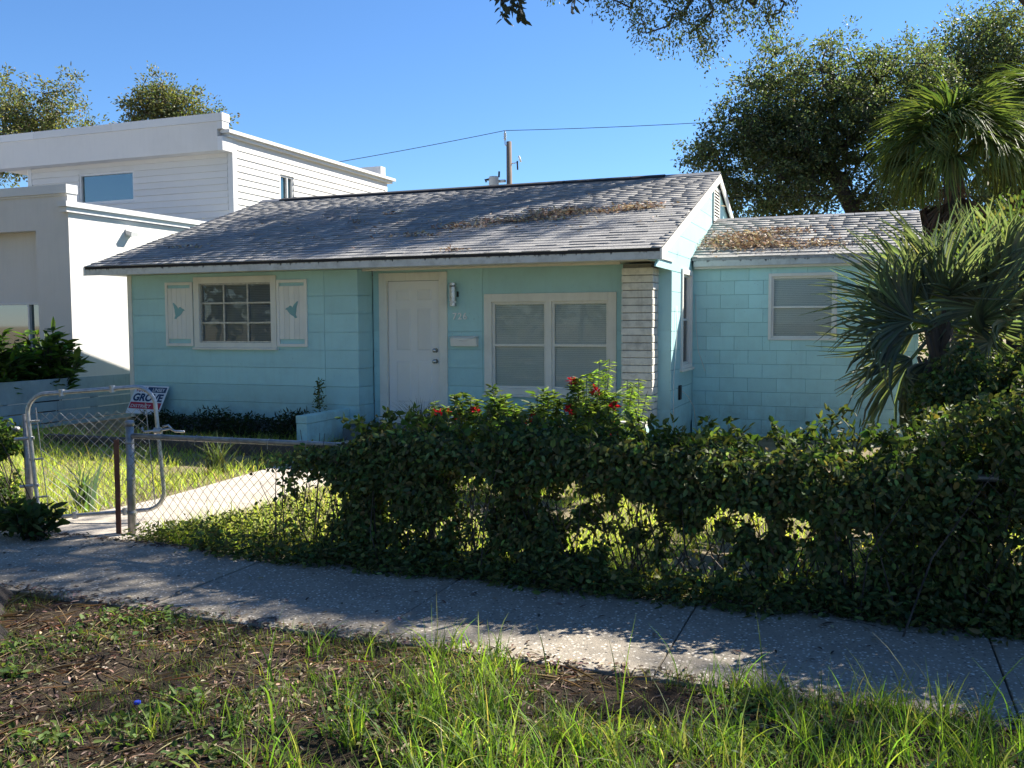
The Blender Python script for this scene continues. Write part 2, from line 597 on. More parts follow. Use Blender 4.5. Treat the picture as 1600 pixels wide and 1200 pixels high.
def skeleton(trunk, tips, rng, r_tip=0.012, r_max=None, step=0.9, wob=0.12, late=0):
    """connect every tip to the nearest node; return segments with pipe-model radii"""
    nodes_ = [np.array(p, float) for p in trunk]
    par = [-1] + list(range(len(trunk) - 1))
    c0 = np.array(trunk[-1], float)
    order = np.argsort([np.linalg.norm(t - c0) + (1e3 if i < late else 0) for i, t in enumerate(tips)])
    tipn = []
    for ti in order:
        t = tips[ti]
        A = np.array(nodes_)
        dist = np.linalg.norm(A - t, axis=1) + 0.35 * np.maximum(A[:, 2] - t[2], 0)
        dist[:max(1, len(trunk) // 2)] += 50 if len(trunk) > 3 else 0
        j = int(np.argmin(dist))
        p = nodes_[j]
        L = np.linalg.norm(t - p)
        k = max(1, int(L / step))
        for q in range(1, k + 1):
            s = q / k
            pt = p + (t - p) * s + rng.normal(0, wob * min(L, 2.5) * 0.5, 3) * math.sin(math.pi * s)
            pt[2] += 0.08 * L * math.sin(math.pi * s)
            nodes_.append(pt)
            par.append(j)
            j = len(nodes_) - 1
        tipn.append(j)
    cnt = np.zeros(len(nodes_))
    for j in tipn:
        cnt[j] += 1
    for j in range(len(nodes_) - 1, 0, -1):
        cnt[par[j]] += cnt[j]
    rad = r_tip * np.maximum(cnt, 1) ** 0.5
    if r_max: rad = rad * 1.0 if rad[0] < r_max else np.where(rad > r_tip * 1.5, r_tip + (rad - r_tip) * (r_max - r_tip) / (rad[0] - r_tip), rad)
    return nodes_, par, rad


def tube_net(name, nodes_, par, rad, parent, mat="bark", sides=6):
    V, F = [], []
    for j in range(1, len(nodes_)):
        a, b_ = nodes_[par[j]], nodes_[j]
        t = b_ - a
        L = np.linalg.norm(t)
        if L < 1e-6: continue
        t = t / L
        u = np.cross(t, [0.31, 0.57, 0.76]); u /= np.linalg.norm(u)
        v = np.cross(t, u)
        ra = min(rad[par[j]], rad[j] * 1.6); rb = rad[j]
        base = len(V)
        for k in range(sides):
            ang = 2 * math.pi * k / sides
            V.append(a + (u * math.cos(ang) + v * math.sin(ang)) * ra - t * ra * 0.3)
        for k in range(sides):
            ang = 2 * math.pi * k / sides
            V.append(b_ + (u * math.cos(ang) + v * math.sin(ang)) * rb)
        for k in range(sides):
            k2 = (k + 1) % sides
            F.append((base + k, base + k2, base + sides + k2, base + sides + k))
    return np_mesh(name, np.array(V), np.array(F), mat, parent, smooth=True)


def in_ellipsoids(ells, n, rng, noise_scale=0.6, thr=0.42, seed=1):
    out = []
    vol = np.array([a[1][0] * a[1][1] * a[1][2] for a in ells])
    while len(out) < n:
        k = rng.choice(len(ells), p=vol / vol.sum())
        c, r = ells[k]
        p = unit(rng.normal(0, 1, (1, 3)))[0] * rng.uniform(0.15, 1) ** 0.45 * np.array(r) + np.array(c)
        if vnoise(p[None], noise_scale, seed)[0] < thr and rng.random() < 0.85: continue
        out.append(p)
    return np.array(out)


def tree(name, label, trunk, ells, n_clump, per, leafL, leafW, base, rng_seed, group=None, clump_r=0.45, r_max=0.22, droop=0.0, thr=0.42, tips=None, nscale=0.6, var=0.32, mat="leaf_oak", cat="tree", late=0, r_tip=0.011):
    rng = np.random.default_rng(rng_seed)
    root = thing(name, label, cat, trunk[0], group)
    if tips is None: tips = in_ellipsoids(ells, n_clump, rng, nscale, thr, rng_seed)
    nd, par, rad = skeleton(trunk, tips, rng, r_tip, r_max, late=late)
    tube_net("trunk", nd, par, rad, root)
    C = np.repeat(tips, per, 0)
    n = len(C)
    o = rng.normal(0, 1, (n, 3)) * np.array([1, 1, 0.55]) * clump_r * 0.55
    # small sprays inside each clump
    k = rng.integers(0, 7, n)
    sp = rng.normal(0, 1, (len(tips) * 7, 3)) * clump_r * 0.55
    o = o * 0.5 + sp[np.repeat(np.arange(len(tips)), per) * 7 + k]
    o[:, 2] -= droop * np.abs(rng.normal(0, 1, n)) * clump_r
    D = o + rng.normal(0, 0.35, (n, 3)) + np.array([0, 0, -droop * 0.5])
    leaf_obj("crown", C + o, root, mat, tints(n, base, var, 0.1, rng), leafL, leafW, D=D, rng=rng, upb=0.6)
    return root


def fan_geo(rng, R_=0.9, n=36, spread=2.5, droop=0.35, wd=0.035, seg=4, pleat=0.05):
    """costapalmate fan in local axes: petiole end at origin, +Y is outwards, +Z is the upper face"""
    V, F = [], []
    for i in range(n):
        u = i / (n - 1) * 2 - 1
        a = u * spread / 2 * 1.0
        Lr = R_ * (1 - 0.28 * abs(u) ** 1.5) * rng.uniform(0.88, 1.06)
        d = np.array([math.sin(a), math.cos(a), 0.0])
        s = np.array([math.cos(a), -math.sin(a), 0.0])
        dr = droop * rng.uniform(0.5, 1.5)
        tw = rng.normal(0, 0.12)
        b = len(V)
        for k in range(seg + 1):
            t = k / seg
            p = d * Lr * t * (1 - 0.25 * dr * t * t) + np.array([0, 0, -dr * Lr * t ** 2.4 + 0.10 * R_ * math.sin(t * 2.2) - 0.10 * abs(u) * R_ * t])
            p = p + s * tw * t * t * Lr
            wk = wd * (0.35 + 1.3 * min(t * 2.2, 1)) * (1 - t ** 2.2) * 0.5 + 0.0015
            z = pleat * wk / wd
            V += [p - s * wk + [0, 0, z * 0.4], p - np.array([0, 0, z * 0.4]), p + s * wk + [0, 0, z * 0.4]]
        for k in range(seg):
            q = b + 3 * k
            F += [(q, q + 1, q + 4, q + 3), (q + 1, q + 2, q + 5, q + 4)]
    return np.array(V), np.array(F)


def frond_part(root, hub, direction, pet, rng, R_, cols, n=34, spread=2.6, droop=0.35, wd=0.04, roll=0.0, name="frond", mat="leaf"):
    """one palm frond: arching petiole + fan, a mesh of its own"""
    d = Vector(direction).normalized()
    side = d.cross(Vector((0, 0, 1)))
    side = side.normalized() if side.length > 1e-3 else Vector((1, 0, 0))
    nrm = side.cross(d).normalized()
    V, F = fan_geo(rng, R_, n, spread, droop, wd)
    q = Matrix.Rotation(roll, 3, d)
    s2, n2 = q @ side, q @ nrm
    B = np.array([list(s2), list(d), list(n2)])
    tip = np.array(hub) + np.array(d) * pet + np.array([0, 0, -0.06 * pet])
    V = V @ B + tip
    # petiole
    h = np.array(hub, float)
    P = [h, h + (tip - h) * 0.5 + np.array([0, 0, 0.04 * pet]), tip, tip + np.array(d) * R_ * 0.25]
    pv, pf = [], []
    for i, p in enumerate(P):
        r = [0.016, 0.012, 0.010, 0.003][i]
        for k in range(4):
            a = k * math.pi / 2
            pv.append(p + np.array(s2) * r * math.cos(a) * 1.6 + np.array(n2) * r * math.sin(a))
    for i in range(3):
        for k in range(4):
            pf.append((i * 4 + k, i * 4 + (k + 1) % 4, i * 4 + 4 + (k + 1) % 4, i * 4 + 4 + k))
    nf = len(F)
    c = np.repeat(tints(n, cols, 0.18, 0.06, rng), nf // n, 0)
    VV = np.concatenate([V, np.array(pv)])
    FF = np.concatenate([F, np.array(pf) + len(V)])
    c = np.concatenate([c, np.tile(np.array(cols if np.ndim(cols) == 1 else cols[0]) * 1.2, (len(pf), 1))])
    return np_mesh(name, VV, FF, mat, root, c)


# ================================================================== SETTING
def grid_sheet(name, mat, x0, x1, y0, y1, nx, ny, zf):
    X, Y = np.meshgrid(np.linspace(x0, x1, nx), np.linspace(y0, y1, ny))
    P = np.stack([X.ravel(), Y.ravel(), np.zeros(X.size)], 1)
    P[:, 2] = zf(P)
    i = np.arange(nx * ny).reshape(ny, nx)
    F = np.stack([i[:-1, :-1], i[:-1, 1:], i[1:, 1:], i[1:, :-1]], -1).reshape(-1, 4)
    return np_mesh(name, P, F, mat, None, smooth=True)


tag(MB().add([(-900, -900, -0.06), (900, -900, -0.06), (900, 900, -0.06), (-900, 900, -0.06)], [(0, 1, 2, 3)]).build("ground", "yard_soil"), kind="structure")
YARD_Y0, SW0, SW1 = 5.45, 4.15, 5.45
tag(grid_sheet("lawn", "yard_soil", -26, 14, YARD_Y0 + 0.005, 34, 160, 120, lambda P: 0.03 * (vnoise(P, 1.3, 3) - 0.5) - 0.012), "weedy front lawn of patchy grass around the blue house", kind="structure")


def strip_z(P):
    P = np.asarray(P)
    e = np.clip((SW0 - P[:, 1]) / 0.35, 0, 1)
    return 0.012 * (1 - e) + e * (0.09 * (vnoise(P, 1.1, 5) - 0.45) + 0.035 * (vnoise(P, 5, 6) - 0.5))


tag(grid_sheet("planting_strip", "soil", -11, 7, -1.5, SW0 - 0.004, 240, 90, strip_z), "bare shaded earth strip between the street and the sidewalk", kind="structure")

sw = tag(MB().box(-22.5, 12, SW0 + 0.02, SW1 - 0.02, -0.12, 0.0).build("sidewalk", "timber"), "cracked concrete sidewalk of exposed aggregate slabs", kind="structure")
xs = [-22.4, -20.9, -19.4, -17.9, -16.4, -14.9, -13.4, -11.9, -10.4, -8.4, -6.9, -5.4, -3.93, -2.44, -0.91, 0.62, 2.15, 3.7, 5.2, 6.7, 8.2, 9.7, 11.2]
for i in range(len(xs) - 1):
    h = random.uniform(-0.004, 0.006)
    MB().box(xs[i] + 0.004, xs[i + 1] - 0.004, SW0 + random.uniform(0, .015), SW1, -0.1, 0.028 + h).build("slab", "concrete", sw, bevel=0.006)

# the street behind the camera, with a low kerb
tag(MB().box(-60, 50, -9.5, -1.75, -0.2, -0.045).build("road", "asphalt"), kind="structure")
tag(MB().box(-60, 50, -1.74, -1.52, -0.2, 0.06).build("kerb", "path_concrete"), kind="structure")

# garden path from the gate to the door step
pth = MB()
L = [(-6.42, 5.46), (-6.36, 6.2), (-6.28, 7.0), (-6.36, 8.05), (-6.45, 9.2), (-6.6, 10.2), (-6.9, 11.2), (-6.97, 11.83)]
Rr = [(-5.30, 5.46), (-5.26, 6.2), (-5.24, 7.0), (-5.28, 8.05), (-5.35, 9.2), (-5.4, 10.2), (-5.4, 11.2), (-5.4, 11.83)]
for i in range(len(L) - 1):
    a, b_, c_, d_ = L[i], Rr[i], Rr[i + 1], L[i + 1]
    pth.prism([(a[0], a[1], 0.022), (b_[0], b_[1], 0.022), (c_[0], c_[1] - .008, 0.022), (d_[0], d_[1] - .008, 0.022)], (0, 0, -0.09))
tag(pth.build("garden_path", "path_concrete"), kind="structure")


# ================================================================== HOUSE PLANES
class Plane:
    """wall plane helper: u along the wall, d outwards, z up"""

    def __init__(s, axis, c, sign):
        s.axis, s.c, s.sign = axis, c, sign

    def box(s, mb, u0, u1, d0, d1, z0, z1):
        a, b_ = s.c + s.sign * d0, s.c + s.sign * d1
        lo, hi = min(a, b_), max(a, b_)
        if s.axis == 'Y':
            return mb.box(u0, u1, lo, hi, z0, z1)
        return mb.box(lo, hi, u0, u1, z0, z1)

    def pt(s, u, d, z):
        return (u, s.c + s.sign * d, z) if s.axis == 'Y' else (s.c + s.sign * d, u, z)


def cut(rect, holes):
    out = [rect]
    for h in holes:
        nxt = []
        for r in out:
            u0, u1, z0, z1 = r
            if h[0] >= u1 or h[1] <= u0 or h[2] >= z1 or h[3] <= z0:
                nxt.append(r)
                continue
            if h[0] > u0: nxt.append((u0, h[0], z0, z1))
            if h[1] < u1: nxt.append((h[1], u1, z0, z1))
            a, b_ = max(u0, h[0]), min(u1, h[1])
            if h[2] > z0: nxt.append((a, b_, z0, h[2]))
            if h[3] < z1: nxt.append((a, b_, h[3], z1))
        out = nxt
    return [r for r in out if r[1] - r[0] > 0.012 and r[3] - r[2] > 0.012]


def wall_core(pl, mat, parent, u0, u1, z0, z1, holes=(), th=0.12, name="wall"):
    mb = MB()
    for r in cut((u0, u1, z0, z1), holes):
        pl.box(mb, r[0], r[1], -0.022 - th, -0.022, r[2], r[3])
    return mb.build(name, mat, parent)


def planks(pl, mat, parent, u0, u1, zl, holes=(), joints=None, th=0.02, gap=0.006, name="plank", lap=0.0, bevel=0):
    for i in range(len(zl) - 1):
        js = [u0] + sorted(j for j in (joints[i % len(joints)] if joints else []) if u0 < j < u1) + [u1]
        for k in range(len(js) - 1):
            for r in cut((js[k] + (0.002 if k else 0), js[k + 1] - 0.002, zl[i] + gap / 2, zl[i + 1] - gap / 2), holes):
                mb = MB()
                off = random.uniform(-0.0015, 0.0015)
                if lap:
                    a0, a1 = off + lap, off
                    P0 = [pl.pt(r[0], -th, r[2]), pl.pt(r[0], a0, r[2]), pl.pt(r[0], a1, r[3]), pl.pt(r[0], -th, r[3])]
                    e = Vector(pl.pt(r[1], 0, 0)) - Vector(pl.pt(r[0], 0, 0))
                    mb.prism(P0, e)
                else:
                    pl.box(mb, r[0], r[1], -th, off, r[2], r[3])
                mb.build(name, mat, parent, bevel=bevel)


def slats(pl, mb, u0, u1, d, z0, z1, pitch=0.026, th=0.0012, hgt=0.024, tilt=0.006):
    z = z0
    while z < z1:
        P = [pl.pt(u0, d - tilt, z + hgt), pl.pt(u0, d + tilt, z), pl.pt(u0, d + tilt - th * 2, z), pl.pt(u0, d - tilt - th * 2, z + hgt)]
        mb.prism(P, Vector(pl.pt(u1, 0, 0)) - Vector(pl.pt(u0, 0, 0)))
        z += pitch
    return mb


def window(pl, parent, u0, u1, z0, z1, trim=0.10, proud=0.025, units=1, frame="trim", sash="trim", blind="blind", sill=True, rows=2, cols=1, mull=0.06, label=None, bar=0.03):
    """outer trim u0..u1, z0..z1; glass set back behind it"""
    fr = MB()
    for r in cut((u0, u1, z0, z1), [(u0 + trim, u1 - trim, z0 + trim * 0.75, z1 - trim)]):
        pl.box(fr, r[0], r[1], -0.02, proud, r[2], r[3])
    w_ = fr.build("window", frame, parent, bevel=0.003)
    a0, a1, b0, b1 = u0 + trim, u1 - trim, z0 + trim * 0.75, z1 - trim
    cw = (a1 - a0 - mull * (units - 1)) / units
    for k in range(units):
        s0 = a0 + k * (cw + mull)
        s1 = s0 + cw
        if k:
            mb = MB(); pl.box(mb, s0 - mull, s0, -0.05, proud - 0.006, b0, b1); mb.build("mullion", frame, w_)
        zs = np.linspace(b0, b1, rows + 1)
        us = np.linspace(s0, s1, cols + 1)
        sb = MB()
        for r in cut((s0, s1, b0, b1), [(us[i] + bar / (1 if i == 0 else 2), us[i + 1] - bar / (1 if i == cols - 1 else 2), zs[j] + bar / (1 if j == 0 else 2), zs[j + 1] - bar / (1 if j == rows - 1 else 2)) for i in range(cols) for j in range(rows)]):
            pl.box(sb, r[0], r[1], -0.055, -0.018, r[2], r[3])
        sb.build("sash", sash, w_)
        for i in range(cols):
            for j in range(rows):
                mb = MB()
                pl.box(mb, us[i] + 0.006, us[i + 1] - 0.006, -0.045 - 0.006 * (j % 2), -0.041 - 0.006 * (j % 2), zs[j] + 0.006, zs[j + 1] - 0.006)
                mb.build("pane", "glass", w_)
        bl = slats(pl, MB(), s0 + 0.012, s1 - 0.012, -0.066, b0 + 0.01, b1 - 0.03)
        pl.box(bl, s0 + 0.008, s1 - 0.008, -0.09, -0.058, b1 - 0.045, b1 - 0.005)
        o = bl.build("blind", blind, w_)
        o["kind"] = "stuff"
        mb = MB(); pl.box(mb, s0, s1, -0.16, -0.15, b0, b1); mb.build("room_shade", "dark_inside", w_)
    if sill:
        mb = MB(); pl.box(mb, u0 - 0.02, u1 + 0.02, -0.02, proud + 0.03, z0 - 0.035, z0 - 0.001); mb.build("sill", frame, w_, bevel=0.004)
    return w_


# ================================================================== BLUE HOUSE
XL, XC, XG = -11.235, -6.978, -2.455
Y1, Y2, YB, YR = 11.834, 12.28, 20.05, 15.94
YE, ZE, XR0, XR1 = 11.261, 2.60, -11.59, -2.375
TS = (4.18 - ZE) / (YR - YE)
SOF = 2.475
house = thing("blue_house", "low teal bungalow with gray shingled gable roof and white door", "house", (-6.8, 13.0, 0))
F1, F2 = Plane('Y', Y1, -1), Plane('Y', Y2, -1)
G1 = Plane('X', XG, 1)

win_l = (-9.929, -8.387, 1.318, 2.416)
win_b = (-5.157, -3.206, 0.662, 2.095)
door_o = (-6.866, -5.741, 0.20, 2.428)
win_g = (12.93, 13.74, 1.02, 2.43)


def inner(wd, t=0.09): return (wd[0] + t * 0.6, wd[1] - t * 0.6, wd[2] + t * 0.4, wd[3] - t * 0.6)


ZL = [0.21, 0.476, 0.745, 1.017, 1.287, 1.555, 1.823, 2.09, SOF - 0.003]
c1 = wall_core(F1, "teal", house, XL, XC - 0.022, 0.0, SOF, [inner(win_l)])
planks(F1, "teal", c1, XL + 0.06, XC, ZL, [inner(win_l)], [[-7.55]])
box("corner_board", "trim", house, XL - 0.02, XL + 0.06, Y1 - 0.02, Y1 + 0.08, 0.18, SOF - 0.002)
c2 = wall_core(F2, "teal", house, XC + 0.001, XG - 0.13, 0.0, SOF, [inner(win_b), inner(door_o)])
ZL2 = [0.21, 0.505, 0.765, 1.03, 1.30, 1.56, SOF - 0.003]
planks(F2, "teal", c2, XC, XG, ZL2, [inner(win_b), inner(door_o)], [[-5.19]])
# return face of the projecting front room
RF = Plane('X', XC, 1)
c3 = MB().box(XC - 0.12, XC - 0.022, Y1 + 0.12, Y2 - 0.002, 0, SOF).build("wall", "teal", house)
planks(RF, "teal", c3, Y1 + 0.022, Y2 - 0.021, ZL[:-1] + [SOF - 0.003])
# gable side wall
c4 = wall_core(G1, "teal", house, Y2 + 0.001, YB, 0.0, SOF, [inner(win_g)])
planks(G1, "teal", c4, Y2, 13.858, ZL2[:-1] + [1.823, 2.09, 2.36], [inner(win_g)])
MB().box(XL, XL + 0.12, Y1 + 0.1, YB, 0, SOF).build("wall", "teal", house)
MB().box(XL, XG - .15, YB - 0.12, YB, 0, SOF - .01).build("wall", "teal", house)
MB().box(XL + 0.01, XC - .01, Y1 + 0.004, Y1 + 0.1, -0.05, 0.205).build("foundation", "foundation", house)
# gable triangle boards (both ends share the slope)


def roof_z(y): return ZE + (min(y, 2 * YR - y) - YE) * TS


gz = [2.365, 2.60, 2.87, 3.14, 3.41, 3.68, 3.95, 4.09]
core = MB().prism([(XG - 0.022, YE + 0.03, 2.45), (XG - 0.022, 2 * YR - YE - 0.03, 2.45), (XG - 0.022, YR, 4.06)], (-0.08, 0, 0)).build("gable_wall", "teal", house)
for i in range(len(gz) - 1):
    za, zb = gz[i] + 0.003, gz[i + 1] - 0.003
    ya, yb_ = YE + 0.02 + max(0, (za - (ZE - 0.09)) / TS), YE + 0.02 + max(0, (zb - (ZE - 0.09)) / TS)
    if zb > roof_z(YR) - 0.1: yb_ = YR - 0.02
    MB().prism([(XG, ya, za), (XG, 2 * YR - ya, za), (XG, 2 * YR - yb_, zb), (XG, yb_, zb)], (-0.02, 0, 0)).build("plank", "teal", core)
MB().prism([(XL, YE + 0.05, SOF), (XL, 2 * YR - YE - 0.05, SOF), (XL, YR, 4.05)], (0.1, 0, 0)).build("gable_wall", "teal", house)
# louvred gable vent
vent = MB()
GV = (15.62, 16.26, 3.36, 3.93)
for r in cut(GV, [(GV[0] + 0.05, GV[1] - 0.05, GV[2] + 0.05, GV[3] - 0.05)]):
    G1.box(vent, r[0], r[1], 0.002, 0.03, r[2], r[3])
vent = vent.build("gable_vent", "trim_clean", house)
mb = MB(); G1.box(mb, GV[0] + 0.045, GV[1] - 0.045, 0.002, 0.006, GV[2] + 0.045, GV[3] - 0.045); mb.build("vent_back", "dark_inside", vent)
for k in range(9):
    z = GV[2] + 0.06 + k * 0.051
    MB().prism([(XG + 0.008, GV[0] + 0.05, z + 0.03), (XG + 0.026, GV[0] + 0.05, z), (XG + 0.030, GV[0] + 0.05, z + 0.004), (XG + 0.012, GV[0] + 0.05, z + 0.034)], (0, GV[1] - GV[0] - 0.1, 0)).build("slat", "trim_clean", vent)

# roof deck
SN = Vector((0, -TS, 1)).normalized()
deck = MB()
for sgn in (1, -1):
    def yy(y): return y if sgn == 1 else 2 * YR - y
    deck.prism([(XR0, yy(YE), ZE - 0.012), (XR0, yy(YE), ZE - 0.05), (XR0, yy(YR), 4.18 - 0.05), (XR0, yy(YR), 4.18 - 0.012)], (XR1 - XR0, 0, 0))
roof = deck.build("roof", "ridge_black", house)
fas = MB().box(XR0 + 0.002, XR1 - 0.002, YE + 0.006, YE + 0.032, SOF - 0.02, ZE - 0.03).build("fascia", "fascia", house)
box("soffit", "trim", house, XR0 + 0.01, XR1 - 0.06, YE + 0.033, Y2 - 0.003, SOF + 0.001, SOF + 0.02)
box("eave_trim", "trim", house, -6.97, -3.08, 11.95, 11.99, SOF - 0.028, SOF)
MB().box(XR0 + 0.02, XL, YE + 0.034, Y2 + 1.0, SOF + 0.022, SOF + 0.04).build("soffit", "trim", house)
for xa, xb in ((XR1 - 0.022, XR1 + 0.004), (XR0 - 0.004, XR0 + 0.022)):
    for sgn in (1, -1):
        def yy(y): return y if sgn == 1 else 2 * YR - y
        MB().prism([(xa, yy(YE - 0.01), ZE - 0.15), (xa, yy(YE - 0.01), ZE - 0.02), (xa, yy(YR), 4.18 - 0.02), (xa, yy(YR), 4.18 - 0.15)], (xb - xa, 0, 0)).build("rake_board", "trim_clean", house)
box("eave_end", "trim_clean", house, XR1 - 0.05, XR1 + 0.003, YE - 0.005, YE + 0.10, SOF - 0.025, ZE - 0.152, 0.006)
G1b = MB().prism([(XG + 0.003, YE + 0.05, SOF - 0.02), (XG + 0.003, Y2 - 0.003, SOF - 0.02), (XG + 0.003, Y2 - 0.003, SOF + 0.03), (XG + 0.003, YE + 0.05, SOF + 0.03)], (-0.1, 0, 0)).build("eave_return", "teal", house)

# shingles
SH_W = [0.17, 0.23, 0.30, 0.36]
SH_T = [(0.90, 0.90, 0.91), (1.0, 1.0, 1.0), (1.07, 1.065, 1.05), (0.80, 0.805, 0.82)]
SH_MESH = {}
EXP = 0.1453


def sh_verts(wd, th):
    a = wd / 2 - 0.002
    y0, y1 = 0.0, EXP + 0.02
    return [(-a, y0, 0.001), (a, y0, 0.001), (a, y1, -0.004), (-a, y1, -0.004), (-a, y0, th), (a, y0, th), (a, y1, 0.002), (-a, y1, 0.002)]


SH_F = [(0, 3, 2, 1), (4, 5, 6, 7), (0, 1, 5, 4), (1, 2, 6, 5), (2, 3, 7, 6), (3, 0, 4, 7)]
for wi, wd in enumerate(SH_W):
    for ti, tc in enumerate(SH_T):
        for hi, th in enumerate((0.009, 0.016)):
            m_ = bpy.data.meshes.new("shingle")
            m_.from_pydata(sh_verts(wd, th), [], SH_F)
            ca = m_.color_attributes.new("tint", 'FLOAT_COLOR', 'CORNER')
            ca.data.foreach_set("color", np.tile(np.array([*tc, 1], np.float32), 24))
            m_.materials.append(MAT["shingle"])
            SH_MESH[wi, ti, hi] = m_
SHG = []


def lay(x0, x1, ye, ze, slope, rows):
    cs = 1 / math.hypot(1, slope)
    for i in range(rows):
        x = x0 - random.uniform(0, 0.15)
        while x < x1 - 0.03:
            wi = random.choice((0, 1, 1, 2, 2, 3))
            wd = SH_W[wi]
            xa, xb = max(x, x0), min(x + wd, x1)
            s_ = i * EXP - (0.012 if i == 0 else 0) + random.uniform(-0.003, 0.003)
            full = xb - xa > wd - 0.01
            SHG.append((xa, xb, ye + s_ * cs, ze + s_ * cs * slope, slope, wi, random.choice((0, 0, 1, 1, 1, 2, 2, 3)), random.choice((0, 0, 1)), full))
            x += wd


lay(XR0 + 0.005, XR1 - 0.005, YE, ZE - 0.01, TS, 34)
AYE, AZE, AYR, AX0, AX1 = 13.70, 2.626, 15.885, XG + 0.004, 0.70
AS = (3.393 - 2.626) / (15.885 - 13.729)
lay(AX0, AX1, AYE, AZE - 0.01, AS, 16)
rank = sorted(range(len(SHG)), key=lambda i: (SHG[i][0] + 0.1) ** 2 + SHG[i][2] ** 2 + (0 if SHG[i][8] else 999))
single = set(rank[:298])
rest_v, rest_f, rest_c = [], [], []
for i, (xa, xb, y, z, sl, wi, ti, hi, full) in enumerate(SHG):
    ang = math.atan(sl)
    if i in single:
        o = bpy.data.objects.new("shingle", SH_MESH[wi, ti, hi])
        link(o, roof, ((xa + xb) / 2, y, z))
        o.rotation_euler = (ang, 0, 0)
    else:
        b0 = len(rest_v)
        for (px, py, pz) in sh_verts(xb - xa, (0.009, 0.016)[hi]):
            rest_v.append(((xa + xb) / 2 + px, y + py * math.cos(ang) - pz * math.sin(ang), z + py * math.sin(ang) + pz * math.cos(ang)))
        for f in SH_F:
            rest_f.append(tuple(b0 + q for q in f))
            rest_c.append(SH_T[ti])
o = np_mesh("shingles", rest_v, rest_f, "shingle", roof, rest_c)
o["kind"] = "stuff"
# back slopes covering, ridge caps and the ridge vent
MB().prism([(XR0, YR + 0.001, 4.172), (XR0, 2 * YR - YE, ZE - 0.008), (XR0, 2 * YR - YE, ZE + 0.004), (XR0, YR + 0.001, 4.184)], (XR1 - XR0, 0, 0)).build("back_slope", "ridge_black", roof)
for k in range(30):
    xa = XR0 + k * (XR1 - XR0) / 30
    xb = xa + (XR1 - XR0) / 30 - 0.004
    MB().prism([(xa, YR - 0.13, 4.18 - 0.13 * TS + 0.010), (xa, YR, 4.206), (xa, YR + 0.13, 4.18 - 0.13 * TS + 0.010), (xa, YR + 0.13, 4.18 - 0.13 * TS), (xa, YR, 4.19), (xa, YR - 0.13, 4.18 - 0.13 * TS)], (xb - xa, 0, 0)).build("ridge_cap", "shingle_plain" if False else "ridge_black" if 2 <= k <= 26 else "old_galvanized", roof)
xx = -11.1
while xx < -3.35:
    xe = min(xx + 1.2, -3.3)
    MB().prism([(xx, YR - 0.13, 4.15), (xx, YR - 0.12, 4.175), (xx, YR, 4.217), (xx, YR + 0.12, 4.175), (xx, YR + 0.13, 4.15)], (xe - xx - 0.012, 0, 0)).build("ridge_vent", "ridge_black", roof)
    xx += 1.2

# painted brick pillar by the big window
pil = MB().box(-3.035, -2.655, 11.945, Y2 - 0.003, 0.40, SOF - 0.03).build("pillar", "mortar_dark", house)
PBM = []
for k in range(5):
    mb = MB()
    a = random.uniform(-0.006, 0.006)
    mb.box(-0.21, 0.21 + a, 0, 0.352, 0.0, 0.0905)
    m_ = mb.mesh("brick"); m_.materials.append(MAT["brick_white"]); PBM.append(m_)
z = 0.43
k = 0
while z + 0.0905 < SOF - 0.02:
    o = bpy.data.objects.new("brick", PBM[k % 5])
    link(o, pil, (-2.8415 + random.uniform(-0.004, 0.004), 11.924 + random.uniform(-0.004, 0.003), z))
    bv = o.modifiers.new("bevel", 'BEVEL'); bv.width = 0.006; bv.segments = 1
    z += 0.0985
    k += 1

# window with shutters on the projecting room
wl = window(F1, house, *win_l, trim=0.10, frame="trim", sash="aluminum_frame", blind="blind_gray", rows=3, cols=3, bar=0.026)
for sx_, inv in ((-10.215, 1), (-8.105, -1)):
    x0, x1, z0, z1 = sx_ - 0.268, sx_ + 0.268, 1.335, 2.345
    sh = MB()
    for r in [(x0, x0 + 0.045, z0, z1), (x1 - 0.045, x1, z0, z1), (x0 + 0.045, x1 - 0.045, z1 - 0.045, z1), (x0 + 0.045, x1 - 0.045, z0, z0 + 0.045)]:
        F1.box(sh, r[0], r[1], 0.003, 0.033, r[2], r[3])
    sh = sh.build("shutter", "trim_clean", house, bevel=0.003)
    bw = (x1 - x0 - 0.09) / 5
    for k in range(5):
        mb = MB(); F1.box(mb, x0 + 0.045 + k * bw + 0.002, x0 + 0.045 + (k + 1) * bw - 0.002, 0.004, 0.024, z0 + 0.115, z1 - 0.095); mb.build("board", "trim_clean", sh)
    # bird emblem with raised wings, facing the window
    bird = [(0.115, 0.03), (0.08, 0.055), (0.055, 0.062), (0.03, 0.085), (0.0, 0.075), (-0.01, 0.05), (-0.045, 0.10), (-0.10, 0.15), (-0.115, 0.145), (-0.085, 0.05),
            (-0.08, 0.0), (-0.07, -0.05), (-0.095, -0.10), (-0.06, -0.105), (-0.03, -0.075), (0.01, -0.055), (0.05, -0.02), (0.08, 0.02)]
    poly = [F1.pt(sx_ + inv * px, 0.0245, 1.87 + pz) for px, pz in bird]
    MB().prism(poly, (0, -0.006, 0)).build("bird_emblem", "teal_emblem", sh)

wb = window(F2, house, *win_b, trim=0.115, frame="trim", sash="trim", units=2, mull=0.085, rows=2, cols=1, bar=0.035)
wg = window(G1, house, *win_g, trim=0.075, frame="trim_clean", sash="trim_clean", rows=2, bar=0.03, blind="blind_gray")

